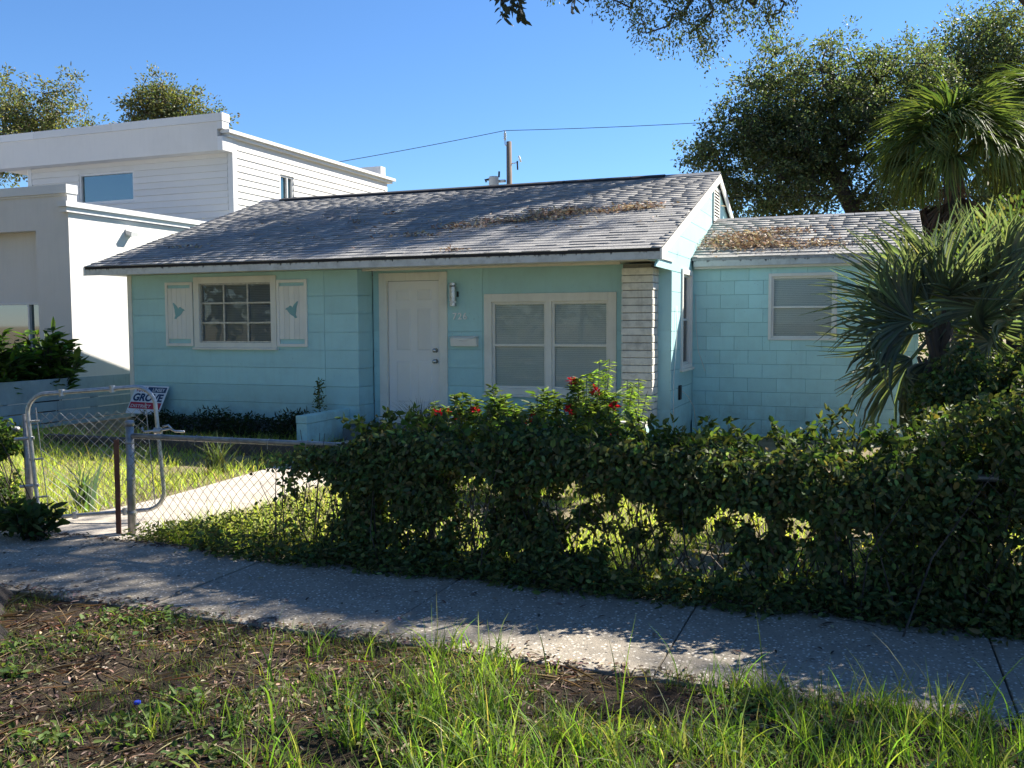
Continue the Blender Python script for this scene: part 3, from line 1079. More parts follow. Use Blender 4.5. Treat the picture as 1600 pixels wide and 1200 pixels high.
# door
dc = MB()
for r in cut((door_o[0], door_o[1], 0.20, door_o[3]), [(-6.735, -5.872, 0.0, 2.31)]):
    F2.box(dc, r[0], r[1], -0.03, 0.028, r[2], r[3])
dc.build("door_casing", "trim", house, bevel=0.003)
dr = MB(); F2.box(dr, -6.73, -5.877, -0.07, -0.025, 0.285, 2.305)
dr = dr.build("door", "door_paint", house)
for (a, b_) in ((-6.60, -6.36), (-6.25, -6.01)):
    for (za, zb) in ((2.02, 2.18), (1.28, 1.90), (0.50, 1.12)):
        p0, p1 = 0.0, 0.022
        o_ = [(a, za), (b_, za), (b_, zb), (a, zb)]
        i_ = [(a + p1, za + p1), (b_ - p1, za + p1), (b_ - p1, zb - p1), (a + p1, zb - p1)]
        V_ = [F2.pt(u, -0.0246, z_) for u, z_ in o_] + [F2.pt(u, -0.0185, z_) for u, z_ in i_]
        MB().add(V_, [(0, 1, 5, 4), (1, 2, 6, 5), (2, 3, 7, 6), (3, 0, 4, 7), (4, 5, 6, 7)]).build("door_panel", "door_paint", dr)
for z_, r_ in ((1.28, 0.032), (1.12, 0.034)):
    MB().lathe([(0.034, 0.02), (0.034, 0.012), (0.014, 0.010), (0.014, -0.03), (r_ * 0.9, -0.036), (r_, -0.055), (r_ * 0.6, -0.07)], (-5.945, Y2 + 0.012, z_), 14, 'Y').build("handle" if z_ < 1.2 else "deadbolt", "steel", dr, smooth=True)
box("threshold", "trim_clean", house, -6.87, -5.74, Y2 - 0.07, Y2 + 0.06, 0.19, 0.275, 0.004)
# house number, three raised figures
def text_mesh(txt, size, th=0.003, bold=0.0):
    cu = bpy.data.curves.new("txt", 'FONT')
    cu.body = txt; cu.size = size; cu.extrude = th; cu.offset = bold
    t = bpy.data.objects.new("txt", cu); COL.objects.link(t)
    dg = bpy.context.evaluated_depsgraph_get()
    m_ = bpy.data.meshes.new_from_object(t.evaluated_get(dg))
    bpy.data.objects.remove(t); bpy.data.curves.remove(cu)
    return m_


for k, ch_ in enumerate("726"):
    m_ = text_mesh(ch_, 0.135, 0.006, 0.002)
    m_.materials.clear(); m_.materials.append(MAT["number_white"])
    o = bpy.data.objects.new("house_number", m_)
    link(o, house, (-5.66 + k * 0.082, Y2 - 0.008, 1.735))
    o.rotation_euler = (R(90), 0, 0)
# cables on the side wall
MB().tube([(XG + 0.02, 12.52, 1.9), (XG + 0.03, 12.50, 1.5), (XG + 0.03, 12.42, 1.2), (XG + 0.02, 12.36, 0.95), (XG + 0.02, 12.35, 0.1)], 0.006, 6).build("cable", "trim_clean", house, smooth=True)
MB().tube([(XG + 0.03, 12.9, 0.72), (XG + 0.06, 13.2, 0.62), (XG + 0.1, 13.45, 0.45), (XG + 0.12, 13.6, 0.1)], 0.006, 6).build("cable", "trim_clean", house, smooth=True)
MB().tube([(XG + 0.05, 13.83, 2.1), (XG + 0.06, 13.82, 1.6), (XG + 0.1, 13.8, 1.25), (XG + 0.2, 13.82, 0.95)], 0.005, 6).build("cable", "trim_clean", house, smooth=True)
box("outlet_box", "black_rubber", house, XG + 0.002, XG + 0.03, 12.78, 12.9, 0.60, 0.80, 0.006)

# ---- side addition of concrete block
Y3 = 13.858
F3 = Plane('Y', Y3, -1)
win_a = (-1.362, -0.422, 1.415, 2.375)
a1 = wall_core(F3, "teal_joint", house, XG + 0.002, AX1 - 0.06, 0.0, 2.52, [inner(win_a, 0.05)], name="addition_wall")
BLK = {}
zc, row = -0.157, 0
while zc < 2.5:
    zt = min(zc + 0.2032, 2.52)
    x = XG + 0.002 - (0.2032 if row % 2 else 0)
    while x < AX1 - 0.06:
        for r in cut((max(x, XG + 0.002), min(x + 0.4064, AX1 - 0.06), max(zc, 0.0), zt), [inner(win_a, 0.05)]):
            key = (round(r[1] - r[0], 3), round(r[3] - r[2], 3))
            if key not in BLK:
                hw, hh = key[0] / 2 - 0.0004, key[1] / 2 - 0.0012
                mb = MB()
                mb.add([(-hw, 0.02, -hh), (hw, 0.02, -hh), (hw, 0.02, hh), (-hw, 0.02, hh), (-hw, 0.004, -hh), (hw, 0.004, -hh), (hw, 0.004, hh), (-hw, 0.004, hh),
                        (-hw + .0015, 0, -hh + .0025), (hw - .0015, 0, -hh + .0025), (hw - .0015, 0, hh - .0025), (-hw + .0015, 0, hh - .0025)],
                       [(8, 9, 10, 11), (4, 5, 9, 8), (5, 6, 10, 9), (6, 7, 11, 10), (7, 4, 8, 11), (0, 1, 5, 4), (1, 2, 6, 5), (2, 3, 7, 6), (3, 0, 4, 7)])
                BLK[key] = mb.mesh("block"); BLK[key].materials.append(MAT["teal_block"])
            o = bpy.data.objects.new("block", BLK[key])
            link(o, a1, ((r[0] + r[1]) / 2, Y3 + random.uniform(-0.001, 0.002), (r[2] + r[3]) / 2))
        x += 0.4064
    zc += 0.2032
    row += 1
MB().box(AX1 - 0.2, AX1 - 0.062, Y3 + 0.15, 17.9, 0, 2.52).build("addition_wall", "teal_block", house)
MB().box(XG + 0.01, AX1 - 0.2, 17.8, 17.9, 0, 2.5).build("addition_wall", "teal_block", house)
window(F3, house, *win_a, trim=0.045, proud=0.02, frame="trim_clean", sash="trim", rows=2, bar=0.028, sill=False)
dk2 = MB()
for sgn in (1, -1):
    def yy(y): return y if sgn == 1 else 2 * AYR - y
    dk2.prism([(AX0, yy(AYE), AZE - 0.012), (AX0, yy(AYE), AZE - 0.05), (AX0, yy(AYR), 3.393 - 0.05), (AX0, yy(AYR), 3.393 - 0.012)], (AX1 - AX0, 0, 0))
dk2.build("addition_roof", "old_galvanized", house)
MB().box(AX0 + 0.03, AX1 - 0.004, AYE + 0.008, AYE + 0.035, 2.49, AZE - 0.03).build("fascia", "fascia", house)
MB().box(AX0 + 0.03, AX1 - 0.07, AYE + 0.036, Y3 - 0.003, 2.515, 2.53).build("soffit", "trim", house)
box("frieze_board", "trim", house, AX0 + 0.03, AX1 - 0.01, AYE + 0.06, Y3 - 0.004, 2.46, 2.512)
for sgn in (1, -1):
    def yy(y): return y if sgn == 1 else 2 * AYR - y
    MB().prism([(AX1 - 0.02, yy(AYE - 0.005), AZE - 0.13), (AX1 - 0.02, yy(AYE - 0.005), AZE - 0.015), (AX1 - 0.02, yy(AYR), 3.378), (AX1 - 0.02, yy(AYR), 3.26)], (0.024, 0, 0)).build("rake_board", "trim_clean", house)
MB().prism([(AX1 - 0.07, Y3, 2.50), (AX1 - 0.07, 2 * AYR - Y3, 2.50), (AX1 - 0.07, AYR, 3.33)], (-0.1, 0, 0)).build("gable_wall", "teal_block", house)
for k in range(10):
    xa = AX0 + 0.01 + k * (AX1 - AX0 - .01) / 10
    MB().prism([(xa, AYR - 0.12, 3.393 - 0.12 * AS + 0.008), (xa, AYR, 3.412), (xa, AYR + 0.12, 3.393 - 0.12 * AS + 0.008), (xa, AYR + 0.12, 3.393 - 0.12 * AS - .004), (xa, AYR, 3.396), (xa, AYR - 0.12, 3.393 - 0.12 * AS - .004)], ((AX1 - AX0) / 10 - 0.012, 0, 0)).build("ridge_cap", "old_galvanized", roof)
# porch slab and step
box("porch_slab", "foundation", house, XC + 0.002, -5.30, 11.35, Y2 - 0.004, 0.0, 0.185, 0.01)

# things fixed or standing at the front
lamp = thing("wall_lamp", "steel cylinder wall lamp above the house number beside the door", "lamp", (-5.61, Y2, 2.09))
MB().lathe([(0.050, 2.225), (0.054, 2.20), (0.054, 2.00)], (-5.61, Y2 - 0.10, 0), 20).build("lamp_body", "steel", lamp, smooth=False)
MB().lathe([(0.047, 2.002), (0.047, 1.965)], (-5.61, Y2 - 0.10, 0), 20).build("lamp_lens", "porcelain", lamp)
MB().lathe([(0.052, 1.966), (0.052, 1.925)], (-5.61, Y2 - 0.10, 0), 20).build("lamp_ring", "steel", lamp)
MB().lathe([(0.052, 2.262), (0.052, 2.226)], (-5.61, Y2 - 0.10, 0), 20).build("lamp_ring", "steel", lamp)
MB().box(-5.63, -5.56, Y2 - 0.06, Y2 - 0.001, 2.06, 2.14).build("lamp_bracket", "black_rubber", lamp, bevel=0.006)
mail = thing("mailbox", "white metal mailbox with a flap below the house number", "mailbox", (-5.46, Y2, 1.35))
MB().prism([(-5.66, Y2 - 0.002, 1.345), (-5.66, Y2 - 0.085, 1.345), (-5.66, Y2 - 0.11, 1.46), (-5.66, Y2 - 0.002, 1.475)], (0.41, 0, 0)).build("mailbox_body", "trim_clean", mail, bevel=0.006)
MB().prism([(-5.668, Y2 - 0.113, 1.470), (-5.455, Y2 - 0.108, 1.415), (-5.242, Y2 - 0.113, 1.470), (-5.242, Y2 - 0.003, 1.492), (-5.668, Y2 - 0.003, 1.492)], (0, -0.006, 0.004)).build("flap", "trim_clean", mail)
wing = thing("wing_wall", "low teal block wall with a flat cap running out beside the porch", "wall", (-7.23, 11.2, 0))
MB().box(-7.32, -7.15, 10.72, Y1 - 0.004, 0, 0.31).build("wall_body", "teal_block", wing, bevel=0.006)
MB().box(-7.325, -7.145, 10.715, Y1 - 0.004, 0.314, 0.42).build("cap", "teal_block", wing, bevel=0.006)
pb = thing("planter_box", "teal masonry planter with brick ledge under the big front window", "planter", (-4.0, 11.5, 0))
MB().box(-5.25, -2.58, 11.36, 11.46, 0, 0.36).build("front_wall", "teal_block", pb, bevel=0.006)
MB().box(-5.25, -5.15, 11.462, Y2 - 0.003, 0, 0.36).build("end_wall", "teal_block", pb)
MB().box(-2.68, -2.58, 11.462, 11.918, 0, 0.36).build("end_wall", "teal_block", pb)
for k in range(13):
    MB().box(-5.26 + k * 0.206, -5.26 + (k + 1) * 0.206 - 0.008, 11.34, 11.47, 0.363, 0.425).build("brick", "brick_white", pb, bevel=0.005)
MB().box(-5.149, -2.681, 11.463, Y2 - 0.003, 0.1, 0.33).build("soil", "soil", pb)

# ================================================================== WHITE HOUSE NEXT DOOR
NX = -13.74
nb = thing("white_house", "modern white two storey house with flat roof and parapets", "house", (-17.5, 18.0, 0))
S1 = Plane('X', NX, 1)
N1, N2 = Plane('Y', 13.03, -1), Plane('Y', 17.78, -1)
rec = (-16.6, -14.55, 0.7, 3.44)
mb = MB()
for r in cut((-25.0, NX, 0.0, 4.05), [rec]):
    mb.box(r[0], r[1], 13.03, 13.24, r[2], r[3])
mb.build("lower_front_wall", "stucco", nb)
MB().box(NX - 0.2, NX - 0.001, 13.24, 25.1, 0.0, 3.72).build("lower_side_wall", "stucco", nb)
MB().box(-16.75, -14.4, 13.30, 13.42, 2.12, 3.6).build("recess_panel", "stucco", nb)
MB().box(-16.75, -14.4, 13.30, 13.42, 0.6, 0.98).build("recess_panel", "stucco", nb)
MB().box(-25.0, NX - 0.2, 13.24, 25.0, 3.55, 3.65).build("lower_roof", "white_metal", nb)
MB().box(-25.0, NX + 0.02, 12.985, 13.25, 4.09, 4.25).build("coping", "white_metal", nb)
MB().box(-25.0, NX - 0.001, 13.01, 13.24, 4.05, 4.088).build("coping_reveal", "stucco", nb)
MB().box(NX - 0.1, NX + 0.07, 12.93, 17.77, 3.74, 3.83).build("cornice", "white_metal", nb)
MB().box(NX - 0.1, NX + 0.12, 12.88, 17.77, 3.832, 3.93).build("cornice", "white_metal", nb)


def flat_window(pl, parent, u0, u1, z0, z1, bars=(), d=-0.06, frame="white_metal"):
    fr = MB()
    hs = [u0 + 0.05] + [b for b in bars] + [u1 - 0.05]
    holes = [(hs[i] + (0.02 if i else 0), hs[i + 1] - (0.02 if i < len(hs) - 2 else 0), z0 + 0.05, z1 - 0.05) for i in range(len(hs) - 1)]
    for r in cut((u0, u1, z0, z1), holes):
        pl.box(fr, r[0], r[1], d - 0.03, d + 0.05, r[2], r[3])
    w_ = fr.build("window", frame, parent)
    for h in holes:
        g_ = MB(); pl.box(g_, h[0] - 0.01, h[1] + 0.01, d - 0.015, d - 0.005, h[2] - 0.01, h[3] + 0.01); g_.build("pane", "glass_tinted", w_)
    return w_


flat_window(Plane('Y', 13.30, -1), nb, -16.55, -14.6, 0.98, 2.12, (-15.08,), d=-0.02)
# upper storey
w1, w2 = (-18.35, -16.62, 4.66, 5.40), (19.62, 20.20, 4.55, 5.40)
cu = wall_core(N2, "white_siding", nb, -20.0, NX - 0.1, 3.6, 5.95, [w1], name="upper_front_wall")
zl = list(np.arange(3.70, 5.63, 0.152)) + [5.70, 5.95]
planks(N2, "white_siding", cu, -19.9, NX - 0.13, zl, [w1], lap=0.022, gap=0.002)
cs_ = wall_core(S1, "white_siding", nb, 17.78, 25.1, 3.6, 5.95, [w2], name="upper_side_wall")
planks(S1, "white_siding", cs_, 17.93, 24.98, zl, [w2], [[21.4], [23.0], [20.9], [22.2]], lap=0.022, gap=0.002)
for (a, b_) in ((17.775, 17.93), (24.98, 25.11)):
    MB().box(NX - 0.12, NX + 0.02, a, b_, 3.6, 5.94).build("corner_board", "white_metal", nb)
MB().box(-20.03, -19.9, 17.755, 17.9, 3.6, 5.62).build("corner_board", "white_metal", nb)
MB().box(-20.0, -19.85, 17.91, 25.0, 3.6, 5.9).build("upper_side_wall", "white_siding", nb)
MB().box(-20.0, NX - 0.15, 25.0, 25.1, 0.0, 5.9).build("rear_wall", "white_siding", nb)
MB().box(NX - 0.12, NX + 0.022, 17.43, 17.774, 5.62, 5.93).build("slab_end", "white_metal", nb)
MB().box(-22.6, NX - 0.121, 17.43, 17.772, 5.62, 6.27).build("roof_slab", "stucco", nb)
MB().box(NX - 0.12, NX + 0.022, 17.43, 17.66, 6.10, 6.27).build("slab_end", "white_metal", nb)
for (a, b_) in ((-22.62, -19.4), (-19.395, -16.9), (-16.895, NX + 0.035)):
    MB().box(a, b_, 17.41, 17.68, 6.273, 6.45).build("coping", "white_metal", nb)
MB().box(-22.6, NX - 0.1, 17.78, 25.1, 5.96, 6.0).build("upper_roof", "white_metal", nb)
MB().box(NX - 0.1, NX + 0.09, 17.56, 25.32, 5.935, 6.01).build("cornice", "white_metal", nb)
MB().box(NX - 0.1, NX + 0.16, 17.50, 25.40, 6.012, 6.09).build("cornice", "white_metal", nb)
MB().box(-20.0, NX + 0.02, 24.72, 25.0, 6.092, 6.38).build("rear_parapet", "stucco", nb)
flat_window(N2, nb, *w1)
flat_window(S1, nb, *w2, bars=(19.95,))
lt = thing("security_light", "small white flood light on the sunlit stucco side wall", "lamp", (NX, 14.49, 3.5))
MB().box(NX + 0.001, NX + 0.03, 14.42, 14.56, 3.42, 3.56).build("base", "white_metal", lt)
MB().prism([(NX + 0.03, 14.40, 3.46), (NX + 0.16, 14.40, 3.42), (NX + 0.18, 14.40, 3.50), (NX + 0.03, 14.40, 3.54)], (0, 0.18, 0)).build("lamp_head", "white_metal", lt)

# ================================================================== FENCES, GATE, SIGN
pf = thing("plank_fence", "low gray blue fence of wide horizontal planks left of the house", "fence", (-12.4, 11.8, 0))
for (za, zb) in ((0.02, 0.085), (0.10, 0.265), (0.285, 0.43), (0.452, 0.80)):
    for (ya, yb_) in ((8.6, 11.4), (11.405, 14.6)):
        MB().box(-12.43, -12.40, ya, yb_, za, zb + random.uniform(-.004, .004)).build("plank", "plank_paint", pf, bevel=0.003)
for y in (8.7, 10.4, 12.2, 14.0):
    MB().box(-12.52, -12.432, y, y + 0.09, 0, 0.78).build("post", "plank_paint", pf)


def wires(pt, u0, u1, z0, z1, pitch, r, top=None):
    """diamond mesh; pt(u,z)->3D"""
    mb = MB()
    H = z1 - z0
    u = u0 - H
    while u < u1:
        for s in (1, -1):
            a, b_ = (u, z0), (u + H, z1)
            if s < 0: a, b_ = (u, z1), (u + H, z0)
            ta, tb = 0.0, 1.0
            if a[0] < u0: ta = (u0 - a[0]) / H
            if b_[0] > u1: tb = (u1 - a[0]) / H
            if tb - ta < 0.02: continue
            k = max(2, int((tb - ta) * H / 0.12))
            ps = []
            for q in range(k + 1):
                t = ta + (tb - ta) * q / k
                ps.append(pt(a[0] + H * t, a[1] + (b_[1] - a[1]) * t, s))
            mb.tube(ps, r, 3, caps=False)
        u += pitch
    return mb


FY = 5.67
cf = thing("chain_link_fence", "old chain link fence with top rail along the sidewalk under vines", "fence", (-2.8, FY, 0))
MB().tube([(-5.43, FY, 0), (-5.425, FY, 0.45), (-5.42, FY, 0.915)], 0.031, 14).build("post", "old_galvanized", cf, smooth=True)
MB().lathe([(0.036, 0.885), (0.037, 0.915), (0.025, 0.928)], (-5.42, FY, 0), 14).build("post_cap", "old_galvanized", cf, smooth=True)
for px_ in (-2.8, -0.15, 2.5, 5.1):
    MB().tube([(px_, FY + 0.03, 0), (px_, FY + 0.03, 0.83)], 0.026, 10).build("post", "old_galvanized", cf, smooth=True)
MB().tube([(-5.40, FY, 0.805), (-2.8, FY + 0.005, 0.815), (0.0, FY, 0.81), (5.2, FY, 0.82)], 0.021, 10).build("top_rail", "old_galvanized", cf, smooth=True)
for z_ in (0.18, 0.45, 0.74):
    MB().lathe([(0.034, z_), (0.036, z_ + 0.012), (0.034, z_ + 0.024)], (-5.425, FY, 0), 14).build("band", "old_galvanized", cf)


def fpt(u, z, s): return (u + 0.015 * math.sin(z * 7 + u), FY - 0.028 + 0.003 * s + 0.012 * math.sin(u * 2.3 + z * 4), z + (0.03 * math.sin(u * 1.7) if z < 0.3 else 0))


o = wires(fpt, -5.39, 5.1, 0.03, 0.80, 0.078, 0.0019).build("wire_mesh", "rusty_wire", cf)
for k in range(9):
    x = -5.1 + k * 0.33
    MB().tube([(x, FY - 0.026, 0.76), (x + 0.004, FY - 0.026, 0.82), (x, FY, 0.836), (x, FY + 0.024, 0.81)], 0.0028, 5).build("tie_wire", "wire", cf)

cf2 = thing("chain_link_fence", "short chain link fence stub under vines left of the gate", "fence", (-8.0, FY + .06, 0))
MB().tube([(-6.60, FY + 0.08, 0), (-6.61, FY + 0.08, 0.93)], 0.03, 12).build("post", "old_galvanized", cf2, smooth=True)
MB().tube([(-6.70, FY + 0.08, 0.80), (-11, FY + 0.08, 0.80)], 0.021, 8).build("top_rail", "old_galvanized", cf2, smooth=True)
wires(lambda u, z, s: (u, FY + 0.055 + 0.003 * s, z), -11, -6.73, 0.03, 0.80, 0.078, 0.0019).build("wire_mesh", "rusty_wire", cf2)

rp = tag(MB().prism([(-5.555, 5.63, -0.03), (-5.505, 5.63, -0.03), (-5.505, 5.636, -0.03), (-5.549, 5.636, -0.03), (-5.549, 5.68, -0.03), (-5.555, 5.68, -0.03)], (0.004, 0, 0.80)).build("angle_iron_stake", "rust"), "rusty brown angle iron stake beside the gray gate post", "stake")

gate = thing("chain_link_gate", "galvanized chain link walk gate standing open and tilted", "gate", (-6.5, 5.72, 0))
gd = Vector((0.925, 0.38, 0)).normalized()
ga = R(4.0)
g0 = Vector((-6.47, 5.72, 0.06))


def gp(u, z, s=0):
    uu, zz = u * math.cos(ga) - z * math.sin(ga), u * math.sin(ga) + z * math.cos(ga)
    nrm = Vector((-gd.y, gd.x, 0))
    return tuple(g0 + gd * uu + Vector((0, 0, zz)) + nrm * (0.004 * s + 0.01 * math.sin(u * 6) * (1 if s else 0)))


GW, GH, gr = 1.06, 1.04, 0.16
path = []
for (cx, cz, a0) in ((GW - gr, gr, -90), (GW - gr, GH - gr, 0), (gr, GH - gr, 90), (gr, gr, 180)):
    for k in range(9):
        a = R(a0 + k * 11.25)
        path.append(gp(cx + gr * math.cos(a), cz + gr * math.sin(a)))
path.append(path[0])
MB().tube(path, 0.0175, 12, caps=False).build("frame", "galvanized", gate, smooth=True)
MB().tube([gp(0.085, 0.03), gp(0.075, 0.5), gp(0.07, 0.93)], 0.004, 6).build("tension_bar", "wire", gate)
MB().tube([gp(0.975, 0.03), gp(0.98, 0.9)], 0.004, 6).build("tension_bar", "wire", gate)
wires(lambda u, z, s: gp(u + 0.01 * math.sin(9 * z), z - 0.05 * (z / 0.9) * math.sin(u * 2.4), s), 0.085, 0.975, 0.03, 0.90, 0.08, 0.0021).build("wire_mesh", "wire", gate)
for u in (0.30, 0.72):
    MB().tube([gp(u, GH - 0.03), gp(u, GH + 0.026)], 0.024, 10).build("tie_band", "galvanized", gate)
    MB().tube([gp(u, -0.026), gp(u, 0.03)], 0.024, 10).build("tie_band", "galvanized", gate)
for z_ in (0.18, 0.5, 0.82):
    MB().tube([gp(-0.026, z_), gp(0.09, z_)], 0.009, 6).build("tie_band", "galvanized", gate)
for z_ in (0.28, 0.68):
    MB().tube([gp(-0.13, z_), gp(0.03, z_)], 0.014, 8).build("hinge", "galvanized", gate)
MB().tube([gp(GW - 0.03, 0.66), gp(GW + 0.03, 0.66)], 0.028, 10).build("latch_band", "galvanized", gate)
MB().tube([gp(GW - 0.13, 0.70), gp(GW - 0.12, 0.66), gp(GW + 0.05, 0.665), gp(GW + 0.10, 0.67), gp(GW + 0.14, 0.645), gp(GW + 0.22, 0.635)], 0.0095, 8).build("latch", "galvanized", gate, smooth=True)
MB().tube([gp(GW + 0.04, 0.69), gp(GW + 0.09, 0.70), gp(GW + 0.12, 0.66)], 0.0085, 8).build("latch", "galvanized", gate, smooth=True)

# yard sign leaning back against the wall
sg = thing("yard_sign", "small red, white and navy campaign sign leaning on the wall", "sign", (-10.75, 11.6, 0))
ST = Vector((-11.07, 11.76, 0.70)); SU = Vector((0.66, 0.0, -0.012)); SV = Vector((-0.02, -0.24, -0.43))
su, sv = SU.normalized(), SV.normalized()
sn = su.cross(-sv).normalized()
if sn.y > 0: sn = -sn
def sgp(u, v, d=0.0): return ST + su * (u * SU.length) + sv * (v * SV.length) + sn * d
MB().prism([sgp(0, 0), sgp(1, 0), sgp(1, 1), sgp(0, 1)], -sn * 0.006).build("panel", "sign_white", sg)
def band(u0, u1, v0, v1, mat): MB().prism([sgp(u0, v0, .001), sgp(u1, v0, .001), sgp(u1, v1, .001), sgp(u0, v1, .001)], sn * 0.0015).build("printed_band", mat, sg)
band(0.40, 0.965, 0.05, 0.24, "sign_navy")
band(0.03, 0.965, 0.60, 0.83, "sign_red")
def sign_text(txt, u, v, h, wdt, mat, bold=0.0, d=0.0028):
    m_ = text_mesh(txt, 1.0, 0.0, bold)
    co = np.empty(len(m_.vertices) * 3, np.float32); m_.vertices.foreach_get("co", co); co = co.reshape(-1, 3)
    x0, x1 = co[:, 0].min(), co[:, 0].max(); y0, y1 = co[:, 1].min(), co[:, 1].max()
    out = []
    for p in co:
        out.append(sgp(u + (p[0] - x0) / (x1 - x0) * wdt, v - (p[1] - y0) / (y1 - y0) * h, d))
    m_.vertices.foreach_set("co", np.array(out, np.float32).ravel())
    m_.materials.clear(); m_.materials.append(MAT[mat]); m_.update()
    o = bpy.data.objects.new("lettering", m_); link(o, sg)
sign_text("VOTE", 0.05, 0.235, 0.17, 0.30, "sign_red", 0.02)
sign_text("LINSEY", 0.56, 0.205, 0.115, 0.36, "sign_white", 0.012, 0.004)
sign_text("GROVE", 0.05, 0.565, 0.28, 0.90, "sign_navy", 0.045)
sign_text("DISTRICT", 0.08, 0.79, 0.11, 0.60, "sign_white", 0.006, 0.004)
for u in (0.25, 0.75):
    a = sgp(u, 0.05, -0.008); b_ = sgp(u, 1.0, -0.008)
    MB().tube([a, b_, (b_.x, b_.y - 0.03, -0.02)], 0.004, 6).build("stake", "wire", sg)

# ================================================================== UTILITY POLE AND LINES
up_ = thing("utility_pole", "wooden utility pole with transformer rising behind the roof", "utility pole", (-11.76, 30.28, 0))
MB().tube([(-11.70, 30.25, 0), (-11.76, 30.28, 7.95)], [0.13, 0.09], 14).build("pole", "pole_wood", up_, smooth=True)
MB().lathe([(0.03, 8.0), (0.055, 8.05), (0.035, 8.09), (0.055, 8.13), (0.035, 8.17), (0.055, 8.21), (0.03, 8.26), (0.02, 8.33)], (-11.89, 30.24, 0), 10).build("insulator", "gray_enamel", up_, smooth=True)
MB().tube([(-11.78, 30.26, 7.75), (-11.89, 30.24, 7.85), (-11.89, 30.24, 8.02)], 0.02, 6).build("bracket", "galvanized", up_)
MB().lathe([(0.10, 6.0), (0.175, 6.02), (0.175, 6.70), (0.16, 6.74), (0.02, 6.76)], (-12.22, 30.0, 0), 18).build("transformer", "gray_enamel", up_, smooth=False)
MB().tube([(-12.06, 30.08, 6.72), (-12.05, 30.08, 6.92)], 0.035, 8).build("bushing", "black_rubber", up_)
MB().box(-12.1, -11.85, 30.05, 30.2, 6.55, 6.63).build("bracket", "galvanized", up_)
MB().tube([(-12.45, 29.9, 6.55), (-12.5, 29.88, 6.62), (-12.36, 29.95, 6.65)], 0.04, 8).build("arrester", "black_rubber", up_)
MB().tube([(-11.66, 30.3, 7.2), (-11.5, 30.34, 7.22), (-11.46, 30.36, 7.05)], 0.018, 6).build("bracket", "galvanized", up_)
MB().tube([(-11.43, 30.37, 7.45), (-11.36, 30.39, 7.25)], 0.035, 8).build("fuse_cutout", "porcelain", up_, smooth=True)
MB().tube([(-11.48, 30.35, 7.28), (-11.47, 30.36, 6.98)], 0.03, 8).build("fuse_cutout", "black_rubber", up_)


def wire_line(a, b_, sag, n=14, ext=None):
    a, b_ = Vector(a), Vector(b_)
    return [a + (b_ - a) * (i / n) - Vector((0, 0, sag * 4 * (i / n) * (1 - i / n))) for i in range(n + 1)]


tag(MB().tube(wire_line((-24, 25.4, 6.2), (-11.89, 30.24, 8.33), 0.12), 0.011, 5).build("power_line", "black_rubber"), "thin power line sloping down left of the utility pole", "power line", "overhead lines")
tag(MB().tube(wire_line((-11.89, 30.24, 8.33), (6, 37.3, 9.6), 0.22), 0.011, 5).build("power_line", "black_rubber"), "thin power line running right from the pole into the oak", "power line", "overhead lines")
tag(MB().tube(wire_line((-3.2, 23.5, 4.75), (3.2, 25.5, 4.95), 0.05), 0.009, 5).build("power_line", "black_rubber"), "low black cable crossing behind the addition roof ridge", "power line", "overhead lines")

# edging timbers in the shade before the house
for k, xa in enumerate((-10.9, -9.3, -7.75)):
    tag(MB().box(xa, xa + 1.52, 9.75, 9.9, -0.02, 0.13 + 0.008 * k).build("edging_timber", "timber", bevel=0.012),
        ("dark edging timber nearest the plank fence in the house shade", "middle dark edging timber in the shade before the shuttered window", "dark edging timber ending beside the garden path in the shade")[k], "timber", "edging timbers of the flower bed")
tag(MB().lathe([(0.013, 0), (0.015, 0.002), (0.015, 0.011), (0.012, 0.013)], (-2.96, 3.09, 0.02), 14).build("bottle_cap", "cap_blue"), "bright blue plastic bottle cap lying on the dirt", "bottle cap")

# ================================================================== TREES AND PLANTS
SUNV = np.array(SUN)
OAK = [(0.095, 0.120, 0.055), (0.125, 0.145, 0.065), (0.070, 0.095, 0.048)]


def at(px, py, D):
    """world point seen at photo pixel (px,py) and depth D"""
    p = fw * D + rt2 * ((px - 800) / FPX * D) - up2 * ((py - 600) / FPX * D)
    return np.array([p.x, p.y, p.z + CAM_H])


rng = np.random.default_rng(21)
# big oak behind the house on the right
el = []
for (px, py, r_) in ((1180, 175, 1.15), (1250, 130, 1.2), (1330, 120, 1.05), (1120, 240, 0.75), (1200, 260, 1.2), (1290, 215, 1.2), (1380, 200, 1.1), (1250, 310, 1.3), (1370, 300, 1.1), (1150, 310, 0.9), (1430, 260, 1.0), (1420, 170, 1.0), (1320, 180, 1.2), (1230, 220, 1.2), (1400, 130, 1.0), (1445, 120, 0.9), (1170, 260, 1.1)):
    el.append((at(px, py, 24), (r_, r_ * 1.3, r_ * 0.85)))
tree("oak_tree", "spreading dark green oak rising behind the side addition", [(0.3, 25.9, 0), (0.1, 25.9, 2.5), at(1332, 330, 24), at(1305, 275, 24), at(1292, 243, 24)], el, 540, 150, 0.082, 0.046, OAK, 31, clump_r=0.44, r_max=0.19, thr=0.38, nscale=0.85)
el = []
for (px, py, r_) in ((1480, 110, 1.3), (1540, 70, 1.3), (1600, 90, 1.6), (1560, 160, 1.6), (1440, 160, 0.9), (1640, 200, 2.0), (1500, 330, 2.0), (1600, 320, 2.0)):
    el.append((at(px, py, 27), (r_, r_ * 1.2, r_ * 0.8)))
tree("oak_tree", "tall oak behind the shaggy palm at the upper right", [(6.0, 30, 0), (5.6, 29.6, 3), tuple(at(1580, 230, 27))], el, 460, 140, 0.09, 0.05, OAK, 32, clump_r=0.6, r_max=0.2, thr=0.25)
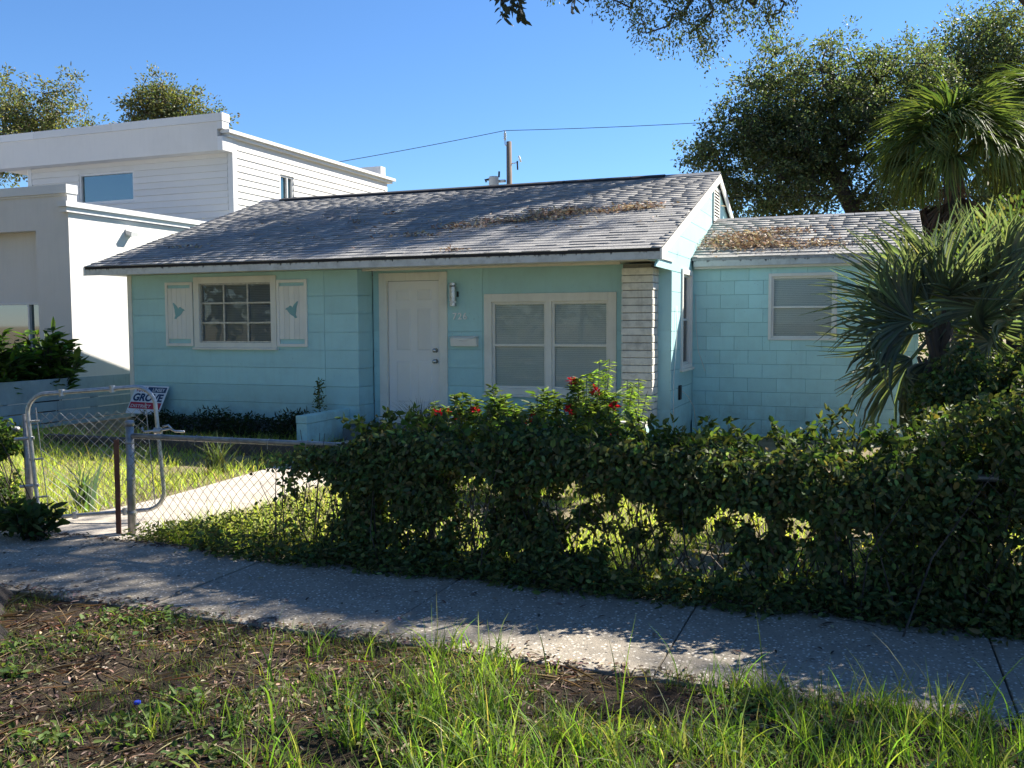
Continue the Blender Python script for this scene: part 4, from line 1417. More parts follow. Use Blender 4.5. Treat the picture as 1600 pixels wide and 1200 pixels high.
# oak whose high limb hangs over the roof from the top of the picture
tips = []
for (px, py) in ((965, 2), (985, 12), (1003, 30), (1010, 52), (1035, 8), (1052, 22), (1045, 40), (1078, 2), (1070, 20), (1088, 45), (1098, 75), (1092, 60), (1108, 40), (1115, 15), (1135, 2), (1150, 18), (1178, 6), (1196, 25), (1205, 44), (1218, 20), (1226, 4), (1160, -10), (1100, -15), (1040, -20), (1000, -25), (1190, -25), (940, -8)):
    tips.append(at(px, py, 17.8 + rng.normal(0, 0.15)))
hang = len(tips)
bands = [((-4.7, 15.3), (-10.9, 13.9), 0.16, 26), ((-4.4, 14.5), (-11.2, 12.9), 0.20, 40), ((-4.0, 13.2), (-11.4, 12.0), 0.24, 52), ((-3.6, 12.1), (-11.4, 11.4), 0.20, 44), ((-8.0, 13.4), (-11.3, 12.4), 0.3, 22)]
for (a, b_, wd, cnt) in bands:
    for k in range(cnt):
        t = rng.random()
        x = a[0] + (b_[0] - a[0]) * t
        y = a[1] + (b_[1] - a[1]) * t + rng.normal(0, wd)
        if y < YE - 0.1 or y > 15.9: continue
        g = np.array([x, y, roof_z(y)])
        zz = rng.uniform(8.9, 10.6)
        p = g + SUNV * (zz - g[2]) / SUNV[2]
        tips.append(p)
tree("oak_tree", "oak limb with hanging leaf sprays at the top over the roof", [(5.4, 25.4, 0), (5.0, 25.0, 4), (4.2, 24.2, 7.6), (1.5, 22.0, 10.2), (-1.0, 20.2, 10.6)], None, 0, 190, 0.058, 0.032, OAK, 33, clump_r=0.30, r_max=0.24, droop=0.5, tips=np.array(tips), late=hang)

# street oak at the left edge; its crown spreads above the picture
tips = []
late = len(tips)
for k in range(150):       # crown over the sidewalk side
    for _ in range(40):
        g = np.array([rng.uniform(-6.8, -1.6), rng.uniform(2.9, 5.35), 0.0])
        if vnoise(np.array([[g[0] * 0.55, g[1] * 2.0, 0.0]]), 1.15, 9)[0] > 0.44: break
    zz = rng.uniform(6.6, 8.6)
    tips.append(g + SUNV * zz / SUNV[2])
for k in range(22):       # crown over the right end of the sidewalk
    for _ in range(40):
        g = np.array([rng.uniform(-2.4, 1.8), rng.uniform(3.5, 4.75), 0.0])
        if vnoise(np.array([[g[0] * 0.8, g[1] * 2.0, 0.0]]), 1.6, 19)[0] > 0.46: break
    zz = rng.uniform(7.4, 9.0)
    tips.append(g + SUNV * zz / SUNV[2])
for k in range(45):       # unseen clumps added over the camera to dim the sky light
    tips.append(np.array([rng.uniform(-11, -2.5), rng.uniform(-5.0, 5.0), rng.uniform(5.4, 9.5)]))
st_tr = tree("street_oak", "thick rough tree trunk base at the left edge of the dirt strip", [(-5.02, 3.42, -0.05), (-5.0, 3.40, 1.2), (-4.9, 3.45, 2.6), (-4.7, 3.7, 4.6), (-4.2, 4.2, 5.6)], None, 0, 60, 0.11, 0.052, OAK, 34, clump_r=0.42, r_max=0.19, tips=np.array(tips), late=late, r_tip=0.0055)
# street oak twig ends hanging in, leaf colour darkened to a backlit silhouette
rgs = np.random.default_rng(77)
for (xa, xb, dep, cnt) in ((760, 830, 72, 130), (886, 928, 40, 60)):
    Ps, Ds = [], []
    mb = MB()
    hubp = at((xa + xb) / 2, -95, 7.9)
    mb.tube([(-4.2, 4.2, 5.6), (-3.7, 5.5, 5.75), tuple(hubp + np.array([-0.25, -0.6, 0.55])), tuple(hubp)], [0.05, 0.035, 0.022, 0.009], 7)
    for k in range(7):
        px = rgs.uniform(xa + 6, xb - 6)
        p0 = hubp; p1 = at(px, rgs.uniform(-8, dep * 0.55), 7.7 + rgs.normal(0, 0.06))
        mb.tube([tuple(p0), tuple((p0 + p1) / 2 + rgs.normal(0, 0.02, 3)), tuple(p1)], [0.006, 0.004, 0.002], 5)
        for j in range(cnt // 7):
            t = rgs.uniform(0.4, 1.02)
            Ps.append(p0 + (p1 - p0) * t); Ds.append(np.array([rgs.normal(0, 0.8), rgs.normal(0, 0.8), -0.7 + rgs.normal(0, 0.5)]))
    mb.build("twigs", "bark", st_tr)
    leaf_obj("leaf_sprig", np.array(Ps), st_tr, "leaf_silhouette", tints(len(Ps), [(0.03, 0.042, 0.024), (0.04, 0.055, 0.028)], 0.2, 0.08, rgs), 0.085, 0.036, D=np.array(Ds), rng=rgs)
# flared root collar of the street oak
NR, NA = 34, 150
zz = np.linspace(-0.06, 1.25, NR)
rr0 = np.interp(zz, (-0.06, 0.05, 0.14, 0.28, 0.55, 1.25), (0.66, 0.58, 0.49, 0.41, 0.36, 0.32))
V_ = []
for i in range(NR):
    a = np.arange(NA) * 2 * np.pi / NA
    rr = rr0[i] * (1 + (0.16 * np.sin(a * 5 + 0.7) + 0.08 * np.sin(a * 9)) * max(0, 1 - zz[i] * 1.3))
    q = np.stack([np.cos(a) * 2.2, np.sin(a) * 2.2, np.full(NA, zz[i] * 1.1)], 1)
    rr = rr + 0.055 * (np.abs(vnoise(q, 3.2, 51) - 0.5) * 2 - 0.4) + 0.03 * (vnoise(q, 8, 52) - 0.5)
    V_.append(np.stack([-5.02 + rr * np.cos(a), 3.42 + rr * np.sin(a), np.full(NA, zz[i])], 1))
V_ = np.concatenate(V_)
ii = np.arange(NR - 1)[:, None] * NA; kk = np.arange(NA)[None]
F_ = np.stack([ii + kk, ii + (kk + 1) % NA, ii + NA + (kk + 1) % NA, ii + NA + kk], -1).reshape(-1, 4)
np_mesh("root_flare", V_, F_, "bark", st_tr, smooth=True)

# unseen oaks added behind and left of the camera to block sky light
for k, (tx, ty) in enumerate(((-24, -15), (-13, -18), (-16.5, 1.5))):
    lab = ("unseen oak added far left behind the viewer to block sky light", "unseen oak added left behind the viewer to block sky light", "unseen oak added out of view at left to block sky light")[k]
    el = [((tx + dx, ty + dy, zz), (3.6, 3.2, 2.6)) for dx, dy, zz in ((-3, 0, 5), (3, 0.5, 5.5), (0, 0, 9), (-2.5, 0, 10), (2.5, 0, 10), (0, -1, 5), (-3.5, 0, 3.5), (3.5, 0, 3.8))]
    tree("oak_tree", lab, [(tx, ty, 0), (tx + .2, ty, 2.5), (tx, ty, 5.5)], el, 130, 46, 0.42, 0.26, OAK, 200 + k, clump_r=1.3, r_max=0.35, thr=0.2, group="unseen oaks added to block sky light")

# trees behind the white house
for lab, pts, tr_, sd_ in (("bushy oak crown behind the white house at the far left", ((15, 150, 0.9), (40, 175, 1.2), (85, 160, 0.9), (110, 150, 0.7), (60, 235, 1.8), (105, 195, 0.9), (10, 230, 1.8), (130, 165, 0.4)), (-32, 29.5, 0), 41),
                           ("thinner oak crown above the middle of the white house roof", ((210, 180, 0.5), (245, 165, 0.8), (262, 150, 0.6), (290, 175, 0.7), (325, 180, 0.5), (235, 215, 1.0), (300, 215, 1.0), (345, 195, 0.3)), (-27.3, 31, 0), 42)):
    el = [(at(px, py, 38), (r_, r_ * 1.2, r_ * 0.9)) for px, py, r_ in pts]
    tree("oak_tree", lab, [tr_, (tr_[0] + .1, tr_[1], 4), (tr_[0] + .2, tr_[1], 7.5)], el, 150, 95, 0.12, 0.065, [(0.12, 0.13, 0.05), (0.09, 0.11, 0.05), (0.15, 0.14, 0.055)], sd_, clump_r=0.55, r_max=0.25, thr=0.38, group="oaks behind the white house")

# palms
GR_P = [(0.105, 0.14, 0.05), (0.08, 0.115, 0.045), (0.13, 0.16, 0.06)]


def palm(name, label, hub, base, n, R_, pet, cols, seed, dead=0, zmin=-0.5, zmax=1.3, droop=0.4, nb_=34, trunk_r=0.16, dirs=None, wd=0.045, spread=2.6, boots=True, face=0.0):
    rg = np.random.default_rng(seed)
    root = thing(name, label, "palm", base)
    hub = np.array(hub, float); base = np.array(base, float)
    P = [base + (hub - base) * t for t in np.linspace(0, 1, 7)]
    MB().tube([tuple(p) for p in P], [trunk_r * (1.1 + 0.12 * math.sin(i * 2.1)) for i in range(7)], 12).build("trunk", "bark", root, smooth=True)
    if boots:
        for k in range(int(26 * max(1, np.linalg.norm(hub - base) / 1.5))):
            t = rg.uniform(0.35, 0.98); a = rg.uniform(0, 2 * math.pi)
            c = base + (hub - base) * t
            d = Vector((math.cos(a), math.sin(a), 0))
            q = Vector(tuple(c)) + d * trunk_r * 0.9
            MB().tube([q, q + d * 0.05 + Vector((0, 0, 0.10)), q + d * 0.09 + Vector((0, 0, 0.2))], [0.028, 0.022, 0.012], 5).build("leaf_base", "timber", root)
    ds = dirs or []
    if not ds:
        for k in range(n):
            a = k * 2.39996 + rg.uniform(-0.25, 0.25)
            e = zmin + (zmax - zmin) * ((k + 0.5) / n) ** 0.9
            ds.append((math.cos(a) * math.cos(e), math.sin(a) * math.cos(e), math.sin(e)))
    for d in ds:
        frond_part(root, hub, d, pet * rg.uniform(0.8, 1.15), rg, R_ * rg.uniform(0.85, 1.1), cols, nb_, spread, droop * rg.uniform(0.7, 1.4), wd, face + rg.normal(0, 0.3))
    for k in range(dead):
        a = k * 2.39996 + 1.0
        e = rg.uniform(-1.3, -0.75)
        frond_part(root, hub - np.array([0, 0, 0.35]), (math.cos(a) * math.cos(e), math.sin(a) * math.cos(e), math.sin(e)), pet * 0.75, rg, R_ * 1.15, [(0.16, 0.095, 0.06), (0.12, 0.075, 0.05)], 26, 1.5, 0.25, wd * 0.8, 0, "dead_frond", "dry_leaf")
    return root


palm("cabbage_palm", "tall shaggy cabbage palm with brown dead skirt behind the addition", at(1490, 250, 20), (1.8, 22.4, 0), 46, 1.1, 0.95, GR_P, 51, dead=30, droop=0.8, trunk_r=0.2, wd=0.034, boots=False, zmin=-0.2, nb_=44)
palm("cabbage_palm", "palm crown cut by the right edge of the picture", at(1640, 200, 21.5), tuple(at(1640, 200, 21.5) * np.array([1, 1, 0])), 34, 1.1, 0.95, GR_P, 52, dead=12, droop=0.8, trunk_r=0.2, wd=0.034, boots=False, zmin=-0.4, nb_=44)
DK = [(0.15, 0.185, 0.135), (0.19, 0.22, 0.16), (0.11, 0.14, 0.105)]
vd = lambda r_, u_, f_: tuple(rt2 * r_ + Vector((0, 0, 1)) * u_ + Vector((-math.sin(YAW), math.cos(YAW), 0)) * f_)
palm("fan_palm", "dark fan palm with long blades reaching across the addition wall", (0.54, 8.25, 1.62), (0.55, 8.25, 0), 0, 0.90, 0.28, DK, 53, dirs=[vd(-.6, .9, .5), vd(-.7, -.7, 0), vd(-.45, -1, -.2), vd(.1, -.8, -.6), vd(-.95, .3, -.4), vd(-.1, .9, -.5), vd(-1, .6, .1), vd(-1, -.1, -.2), vd(-.35, 1.2, .3), vd(.3, 1.0, -.3), vd(.7, .7, .2), vd(.5, .2, -.8), vd(-.6, -.1, .8)], droop=0.26, nb_=30, wd=0.0135, trunk_r=0.08, spread=2.1, face=1.3)
palm("fan_palm", "upright dark fan palm at the right edge behind the vines", (1.12, 8.4, 1.62), (1.14, 8.4, 0), 0, 0.78, 0.40, DK, 54, dirs=[vd(-.8, .8, .4), vd(.3, 1, .6), vd(-.3, .9, -.4), vd(-.7, -.2, -.4), vd(-.6, 1.0, .1), vd(.1, 1.2, -.2), vd(.5, 1, .2), vd(-.9, .5, -.3), vd(.8, .4, 0), vd(-.2, 1.2, .4), vd(-.5, .2, -.8), vd(.3, .6, -.7)], droop=0.22, nb_=30, wd=0.016, trunk_r=0.08, spread=2.0, face=1.3)
LP = [(0.15, 0.20, 0.045), (0.11, 0.16, 0.04)]
for k, (px, py, D, lab) in enumerate(((1475, 470, 11.0, "sunlit yellow green palm clump just right of the addition corner"), (1545, 440, 11.6, "middle sunlit palm clump between the fan palms at right"), (1620, 450, 11.2, "sunlit palm clump at the right picture edge"))):
    h = at(px, py + 25, D)
    rg = np.random.default_rng(60 + k)
    ds = []
    for q in range(15):
        a = q * 2.39996; e = rg.uniform(0.35, 1.35)
        ds.append((math.cos(a) * math.cos(e), math.sin(a) * math.cos(e), math.sin(e)))
    palm("palm_clump", lab, h - np.array([0, 0, 0.1]), (h[0], h[1], 0), 0, 0.75, 0.35, LP, 60 + k, dirs=ds, droop=0.25, nb_=26, wd=0.022, trunk_r=0.1, spread=2.2, boots=False, face=0.8)


# dense dark undergrowth right of the addition
def cloud(n, c, r, rg, thr=0.4, sc=2.5, seed=2, shell=0.4):
    out = []
    c = np.array(c, float); r = np.array(r, float)
    tot = 0
    while tot < n:
        p = unit(rg.normal(0, 1, (n * 2, 3))) * (rg.uniform(shell ** 2, 1, (n * 2, 1)) ** 0.5) * r + c
        p = p[(vnoise(p, sc, seed) > thr) & (p[:, 2] > 0.01)]
        out.append(p); tot += len(p)
    return np.concatenate(out)[:n]


def bush(name, label, c, r, n, L, W, cols, seed, cat="shrub", thr=0.4, sc=2.5, group=None, mat="leaf", stems=14, shell=0.3):
    rg = np.random.default_rng(seed)
    root = thing(name, label, cat, (c[0], c[1], 0), group)
    P = cloud(n, c, r, rg, thr, sc, seed, shell)
    D = (P - np.array([c[0], c[1], 0])) * np.array([1, 1, 0.4]) + rg.normal(0, 0.5, P.shape)
    leaf_obj("foliage", P, root, mat, tints(n, cols, 0.3, 0.1, rg), L, W, D=D, rng=rg, upb=0.8)
    mb = MB()
    for k in range(stems):
        t = P[rg.integers(0, n)]
        b0 = np.array([c[0] + rg.normal(0, r[0] * 0.2), c[1] + rg.normal(0, r[1] * 0.2), -0.02])
        mid = b0 + (t - b0) * 0.5 + rg.normal(0, 0.05, 3)
        mb.tube([tuple(b0), tuple(mid), tuple(t)], [0.012, 0.008, 0.003], 5)
    mb.build("stems", "bark", root)
    return root


VINE = [(0.075, 0.105, 0.040), (0.105, 0.135, 0.045), (0.055, 0.085, 0.034), (0.13, 0.13, 0.05)]
bush("shrub", "dense dark shrub behind the fan palms beside the addition", (1.75, 10.2, 0.85), (1.2, 0.9, 0.95), 9000, 0.07, 0.035, VINE, 71)
bush("shrub", "dark undergrowth behind the addition roof below the palm", (2.3, 17.5, 1.9), (1.7, 1.5, 1.9), 9000, 0.10, 0.05, VINE, 72)

# vine hedge over the fence
rg = np.random.default_rng(80)
hd = thing("vine_hedge", "thick dark green vine hedge smothering the chain link fence", "hedge", (-2.0, FY, 0))
N0 = 290000
X = rg.uniform(-4.1, 0.55, N0); Yh = FY - 0.02 + rg.normal(0, 0.13, N0); Z = rg.uniform(0.0, 1.2, N0)
lx = np.stack([X, Yh * 0.3, Z * 0], 1)
top = 0.91 + 0.20 * (vnoise(lx, 1.6, 3) - 0.4) + 0.16 * (vnoise(lx, 5, 4) - 0.5) - 0.20 * np.clip((-3.2 - X) / 0.7, 0, 1)
Pn = np.stack([X, Yh, Z], 1)
holes = 0.55 * vnoise(Pn * np.array([1.5, 0.3, 0.8]), 2.4, 11) + 0.45 * vnoise(Pn * np.array([1.3, 0.3, 0.8]), 9.0, 12)
holes = 0.5 * vnoise(Pn * np.array([1.3, 0.3, 0.9]), 2.6, 11) + 0.5 * vnoise(Pn * np.array([1.2, 0.3, 0.9]), 11.0, 12)
gapz = 0.66 + 0.22 * (vnoise(lx, 2.3, 13) - 0.5)
den = np.where(Z > gapz, 0.92, np.clip((0.485 - holes) / 0.06, 0.02, 0.95))
den = np.where(Z < 0.10, np.maximum(den, 0.6), den)
den *= np.clip((X + 4.1) / 0.9, 0.10, 1)
bulge = np.where(Z > 0.55, 0.24, 0.13)
keep = (Z < top) & (rg.random(N0) < den * 0.62) & (np.abs(Yh - FY) < bulge + 0.06)
P = Pn[keep]
n = len(P)
D = np.stack([rg.normal(0, 0.6, n), np.where(P[:, 1] < FY, -0.5, 0.4) + rg.normal(0, 0.4, n), rg.normal(-0.35, 0.5, n)], 1)
Nn = np.stack([rg.normal(0, 0.4, n), np.where(P[:, 1] < FY, -0.8, 0.6), rg.uniform(0.1, 1.0, n)], 1)
leaf_obj("foliage", P, hd, "leaf", tints(n, VINE, 0.40, 0.13, rg), 0.041, 0.024, D=D, N=Nn, rng=rg)
# trailing sprigs rising above the hedge
Ps, Ds = [], []
mb = MB()
for k in range(130):
    x = rg.uniform(-3.3, 0.5); y = FY + rg.normal(0, 0.12)
    h = rg.uniform(0.06, 0.2); b0 = np.array([x, y, 0.90]); tp = b0 + np.array([rg.normal(0, 0.12), rg.normal(0, 0.08), h])
    mb.tube([tuple(b0), tuple((b0 + tp) / 2 + np.array([0, 0, 0.02])), tuple(tp)], 0.002, 4)
    for q in range(14):
        t = rg.random() ** 0.6
        Ps.append(b0 + (tp - b0) * t + rg.normal(0, 0.012, 3)); Ds.append(rg.normal(0, 1, 3) + np.array([0, 0, 0.2]))
for k in range(150):       # woody stems inside
    x = rg.uniform(-4.2, 0.5)
    p0 = np.array([x, FY + rg.normal(0, 0.08), 0.0]); p1 = p0 + np.array([rg.normal(0, 0.2), rg.normal(0, 0.05), rg.uniform(0.5, 0.95)])
    mb.tube([tuple(p0), tuple((p0 + p1) / 2 + rg.normal(0, 0.05, 3)), tuple(p1)], [0.006, 0.004, 0.002], 5)
mb.build("stems", "bark", hd)
leaf_obj("sprigs", np.array(Ps), hd, "leaf", tints(len(Ps), [(0.07, 0.10, 0.03), (0.05, 0.08, 0.025)], 0.25, 0.1, rg), 0.05, 0.03, D=np.array(Ds), rng=rg)


def vine_mass(name, label, boxes, n, seed, L=0.045, cols=VINE, dead=0):
    rg = np.random.default_rng(seed)
    c0 = boxes[0][0]
    root = thing(name, label, "vine", (c0[0], c0[1], 0))
    tot = sum(b[1][0] * b[1][1] * b[1][2] for b in boxes)
    boxes = list(boxes)
    Ps = [cloud(int(n * b[1][0] * b[1][1] * b[1][2] / tot) + 50, b[0], b[1], rg, 0.36, 3.0, seed, 0.55) for b in boxes]
    P = np.concatenate(Ps)
    n = len(P)
    D = np.stack([rg.normal(0, 0.6, n), -0.3 + rg.normal(0, 0.5, n), rg.normal(-0.4, 0.5, n)], 1)
    leaf_obj("foliage", P, root, "leaf", tints(n, cols, 0.32, 0.12, rg), L, L * 0.6, D=D, rng=rg, upb=0.7)
    mb = MB()
    for k in range(26 + dead):
        t = P[rg.integers(0, n)]
        b0 = np.array([t[0] + rg.normal(0, 0.25), t[1] + rg.normal(0, 0.1) - (0.15 if k < dead else 0), 0.0])
        mb.tube([tuple(b0), tuple((b0 + t) / 2 + rg.normal(0, 0.09, 3)), tuple(t)], [0.006, 0.005, 0.003], 5)
    mb.build("stems", "bark", root)
    return root


vine_mass("vine_thicket", "tall black green vine thicket swallowing the fence at right", [((0.95, 6.0, 0.55), (0.75, 0.5, 0.75)), ((1.25, 6.5, 1.0), (0.5, 0.5, 0.55)), ((0.5, 6.4, 0.75), (0.4, 0.45, 0.45)), ((1.9, 6.0, 0.8), (0.8, 0.6, 1.0)), ((0.7, 7.4, 0.95), (0.55, 0.5, 0.4)), ((1.6, 5.7, 0.4), (1.0, 0.3, 0.5)), ((0.6, 5.62, 0.35), (0.6, 0.22, 0.42)), ((2.6, 5.9, 0.6), (0.8, 0.5, 0.8)), ((0.72, 7.5, 0.8), (0.45, 0.4, 0.75)), ((0.80, 5.50, 0.60), (0.65, 0.2, 0.75)), ((0.75, 5.60, 0.85), (0.5, 0.2, 0.45)), ((1.5, 5.5, 0.65), (0.6, 0.25, 0.75)), ((1.35, 7.2, 0.95), (0.6, 0.5, 0.85))], 90000, 81, dead=30)
vine_mass("gate_vine", "sunlit vine over the fence stub left of the gate", [((-6.80, 5.70, 0.36), (0.22, 0.18, 0.40)), ((-7.4, 5.8, 0.45), (0.6, 0.3, 0.5)), ((-6.80, 5.7, 0.70), (0.16, 0.14, 0.2))], 5200, 82, cols=[(0.06, 0.10, 0.028), (0.09, 0.13, 0.03), (0.045, 0.08, 0.025)])
# low shrub sprig reaching in from the left over the sidewalk
bush("sprig_shrub", "dark glossy leafy sprigs reaching over the sidewalk at left", (-6.05, 5.25, 0.16), (0.30, 0.16, 0.15), 420, 0.075, 0.042, [(0.03, 0.055, 0.02), (0.045, 0.07, 0.025)], 83, thr=0.3, stems=10)

# broadleaf shrub behind the plank fence: compound leaves held up on stalks
rg = np.random.default_rng(84)
for (cx, cy, sc_, lab) in ((-12.75, 11.55, 1.0, "big leaved green shrub against the white stucco corner"), (-12.85, 10.6, 1.05, "big leaved dark shrub behind the plank fence at far left")):
    root = thing("broadleaf_shrub", lab, "shrub", (cx, cy, 0), "shrubs behind the plank fence")
    Ps, Ds, Ns = [], [], []
    mb = MB()
    for k in range(60):
        a = rg.uniform(0, 2 * math.pi); rr = rg.uniform(0.1, 0.6) * sc_; h = (1.72 - 0.75 * (rr / 0.55) ** 1.3 * 0.7) * sc_ * rg.uniform(0.72, 1.0)
        b0 = np.array([cx + rg.normal(0, 0.06), cy + rg.normal(0, 0.06), 0.0]); tp = np.array([cx + rr * math.cos(a), cy + rr * math.sin(a), h])
        md = (b0 + tp) / 2 + np.array([0, 0, 0.15])
        mb.tube([tuple(b0), tuple(md), tuple(tp)], [0.012, 0.008, 0.004], 5)
        for q in range(16):
            t = rg.uniform(0.45, 1.0)
            p = b0 * (1 - t) ** 2 + 2 * md * t * (1 - t) + tp * t * t
            d = np.array([math.cos(a + rg.normal(0, 1.1)), math.sin(a + rg.normal(0, 1.1)), rg.uniform(-0.1, 0.9)])
            Ps.append(p); Ds.append(d); Ns.append(np.array([rg.normal(0, .3), rg.normal(0, .3), 1.0]))
    mb.build("stems", "bark", root)
    leaf_obj("foliage", np.array(Ps), root, "leaf", tints(len(Ps), [(0.06, 0.11, 0.03), (0.10, 0.17, 0.03), (0.04, 0.08, 0.025)], 0.3, 0.1, rg), 0.20, 0.085, D=np.array(Ds), N=np.array(Ns), rng=rg)

# flowering shrubs in the planter
FL = [(0.09, 0.14, 0.035), (0.13, 0.18, 0.05), (0.07, 0.11, 0.03)]
for k, (cx, w_, h_, nl, nfl, lab) in enumerate(((-3.95, 0.32, 0.99, 1500, 4, "red flowered shrub nearest the front door"), (-3.48, 0.34, 1.04, 1900, 4, "sunny red flowered shrub under the left half of the big window"), (-3.0, 0.30, 1.04, 1500, 3, "leafy shrub with few red flowers before the window middle"), (-2.52, 0.36, 1.13, 2200, 7, "taller shrub with many red flowers before the brick pillar"))):
    rg = np.random.default_rng(90 + k)
    cy = 8.65
    root = thing("flowering_shrub", lab, "shrub", (cx, cy, 0), "red flowering shrubs in the yard")
    Ps, Ds, fl = [], [], []
    mb = MB()
    for q in range(30):
        a = rg.uniform(0, 2 * math.pi); rr = w_ * math.sqrt(rg.random())
        b0 = np.array([cx + rg.normal(0, 0.05), cy + rg.normal(0, 0.04), -0.02])
        tp = np.array([cx + rr * math.cos(a), cy + rr * 0.8 * math.sin(a), h_ * (1 - 0.25 * (rr / w_) ** 2) * rg.uniform(0.78, 1.04)])
        mb.tube([tuple(b0), tuple((b0 + tp) / 2 + np.array([0, 0, 0.03])), tuple(tp)], [0.007, 0.005, 0.003], 5)
        for j in range(nl // 30):
            t = 1 - 0.6 * rg.random() ** 1.5
            Ps.append(b0 + (tp - b0) * t); aa = rg.uniform(0, 6.28); Ds.append([math.cos(aa), math.sin(aa), rg.uniform(-0.2, 0.6)])
        if q % 4 == 0 and len(fl) < nfl: fl.append(b0 + (tp - b0) * rg.uniform(0.8, 1.02) + np.array([0, -0.05, 0.015]))
    mb.build("stems", "bark", root)
    leaf_obj("foliage", np.array(Ps), root, "leaf", tints(len(Ps), FL, 0.3, 0.08, rg), 0.075, 0.026, D=np.array(Ds), rng=rg, upb=1.2)
    for c in fl:
        nP = 30
        d = unit(rg.normal(0, 1, (nP, 3)) * np.array([1, 1, 0.7]) + np.array([0, -0.2, 0.25]))
        leaf_obj("flower_head", c + d * 0.02, root, "petal", tints(nP, [(0.60, 0.02, 0.035), (0.48, 0.015, 0.03)], 0.2, 0.05, rg), 0.034, 0.022, D=d, rng=rg)
# tall feathery weeds beside the shrubs
for (cx, cy, h_, lab) in ((-2.42, 8.6, 1.36, "tall feathery yellow green weed before the window edge"), (-2.16, 8.55, 1.28, "sunlit feathery weed before the white brick pillar")):
    rg = np.random.default_rng(int(-cx * 100))
    root = thing("feathery_weed", lab, "plant", (cx, cy, 0), "feathery weeds by the shrubs")
    Ps, Ds = [], []
    mb = MB()
    for q in range(6):
        tp = np.array([cx + rg.normal(0, 0.10) + 0.04, cy + rg.normal(0, 0.06), h_ * rg.uniform(0.78, 1.0)]); b0 = np.array([cx + rg.normal(0, .02), cy, 0.0])
        md = (b0 + tp) / 2 + rg.normal(0, 0.03, 3)
        mb.tube([tuple(b0), tuple(md), tuple(tp)], [0.006, 0.004, 0.002], 5)
        for j in range(120):
            t = rg.uniform(0.35, 1)
            p = b0 * (1 - t) ** 2 + 2 * md * t * (1 - t) + tp * t * t
            s_ = 1 if j % 2 else -1
            Ps.append(p); Ds.append([s_ * rg.uniform(0.6, 1), rg.normal(0, 0.5), rg.uniform(-0.6, 0.25)])
    mb.build("stems", "bark", root)
    leaf_obj("foliage", np.array(Ps), root, "grass", tints(len(Ps), [(0.20, 0.26, 0.06), (0.15, 0.22, 0.05)], 0.2, 0.08, rg), 0.065, 0.009, D=np.array(Ds), rng=rg)


def tuft(name, label, c, n, h, wd, cols, seed, lean=(0.3, 1.0), spread=0.06, cat="plant", group=None):
    global RNG
    rg = np.random.default_rng(seed)
    root = thing(name, label, cat, c, group)
    P = np.array(c)[None] + np.concatenate([rg.normal(0, spread, (n, 2)), np.zeros((n, 1))], 1)
    grass_obj("blades", P, h * rg.uniform(0.6, 1.1, n), wd * rg.uniform(0.7, 1.2, n), rg.uniform(*lean, n), cols, root, seg=5)
    return root


tuft("ornamental_grass", "dark fine leaved tuft at the door step", (-5.75, 11.5, 0.05), 260, 0.62, 0.012, [(0.03, 0.04, 0.035), (0.04, 0.05, 0.04)], 101, (0.3, 1.1), 0.06)
tuft("spiky_plant", "pale strappy spiky plant beside the open gate", (-6.62, 6.35, 0), 42, 0.50, 0.045, [(0.16, 0.20, 0.13), (0.12, 0.17, 0.10)], 102, (0.15, 0.95), 0.03)
tuft("spiky_plant", "dark grassy clump beside the garden path shade edge", (-6.85, 8.5, 0), 60, 0.45, 0.02, [(0.06, 0.08, 0.04)], 103, (0.2, 0.9), 0.06)
rg = np.random.default_rng(104)
sp = thing("sapling", "thin leafy sapling growing behind the low wing wall", "plant", (-7.5, 11.55, 0))
MB().tube([(-7.5, 11.55, 0), (-7.49, 11.56, 0.5), (-7.47, 11.55, 0.86)], [0.006, 0.005, 0.002], 5).build("stem", "bark", sp)
P = np.stack([-7.485 + rg.normal(0, 0.05, 220), 11.55 + rg.normal(0, 0.03, 220), rg.uniform(0.25, 0.86, 220)], 1)
P[:, 0] = -7.485 + (P[:, 0] + 7.485) * (1.25 - P[:, 2])* 1.3
leaf_obj("foliage", P, sp, "leaf", tints(220, VINE, 0.3, 0.1, rg), 0.05, 0.022, rng=rg)
for k, (cx, lab) in enumerate(((-10.2, "dark weedy bush below the yard sign"), (-9.3, "dark weedy bush under the shuttered window left part"), (-8.6, "dark weedy bush under the shuttered window middle"), (-7.85, "dark weedy bush next to the low wing wall"))):
    bush("weed_bush", lab, (cx, 11.35 + 0.1 * (k % 2), 0.14), (0.5, 0.30, 0.22 + 0.06 * (k % 2)), 900, 0.06, 0.022, [(0.022, 0.034, 0.018), (0.03, 0.045, 0.02)], 110 + k, thr=0.35, group="weeds along the front wall")
bush("weed", "lone leafy weed poking above the hedge before the addition", (-0.16, 6.0, 0.93), (0.17, 0.1, 0.24), 170, 0.065, 0.024, [(0.075, 0.085, 0.035), (0.05, 0.07, 0.03)], 120, thr=0.3, stems=9, cat="plant")

# ------------------------------------------------------------------ ground cover
rg = np.random.default_rng(130)
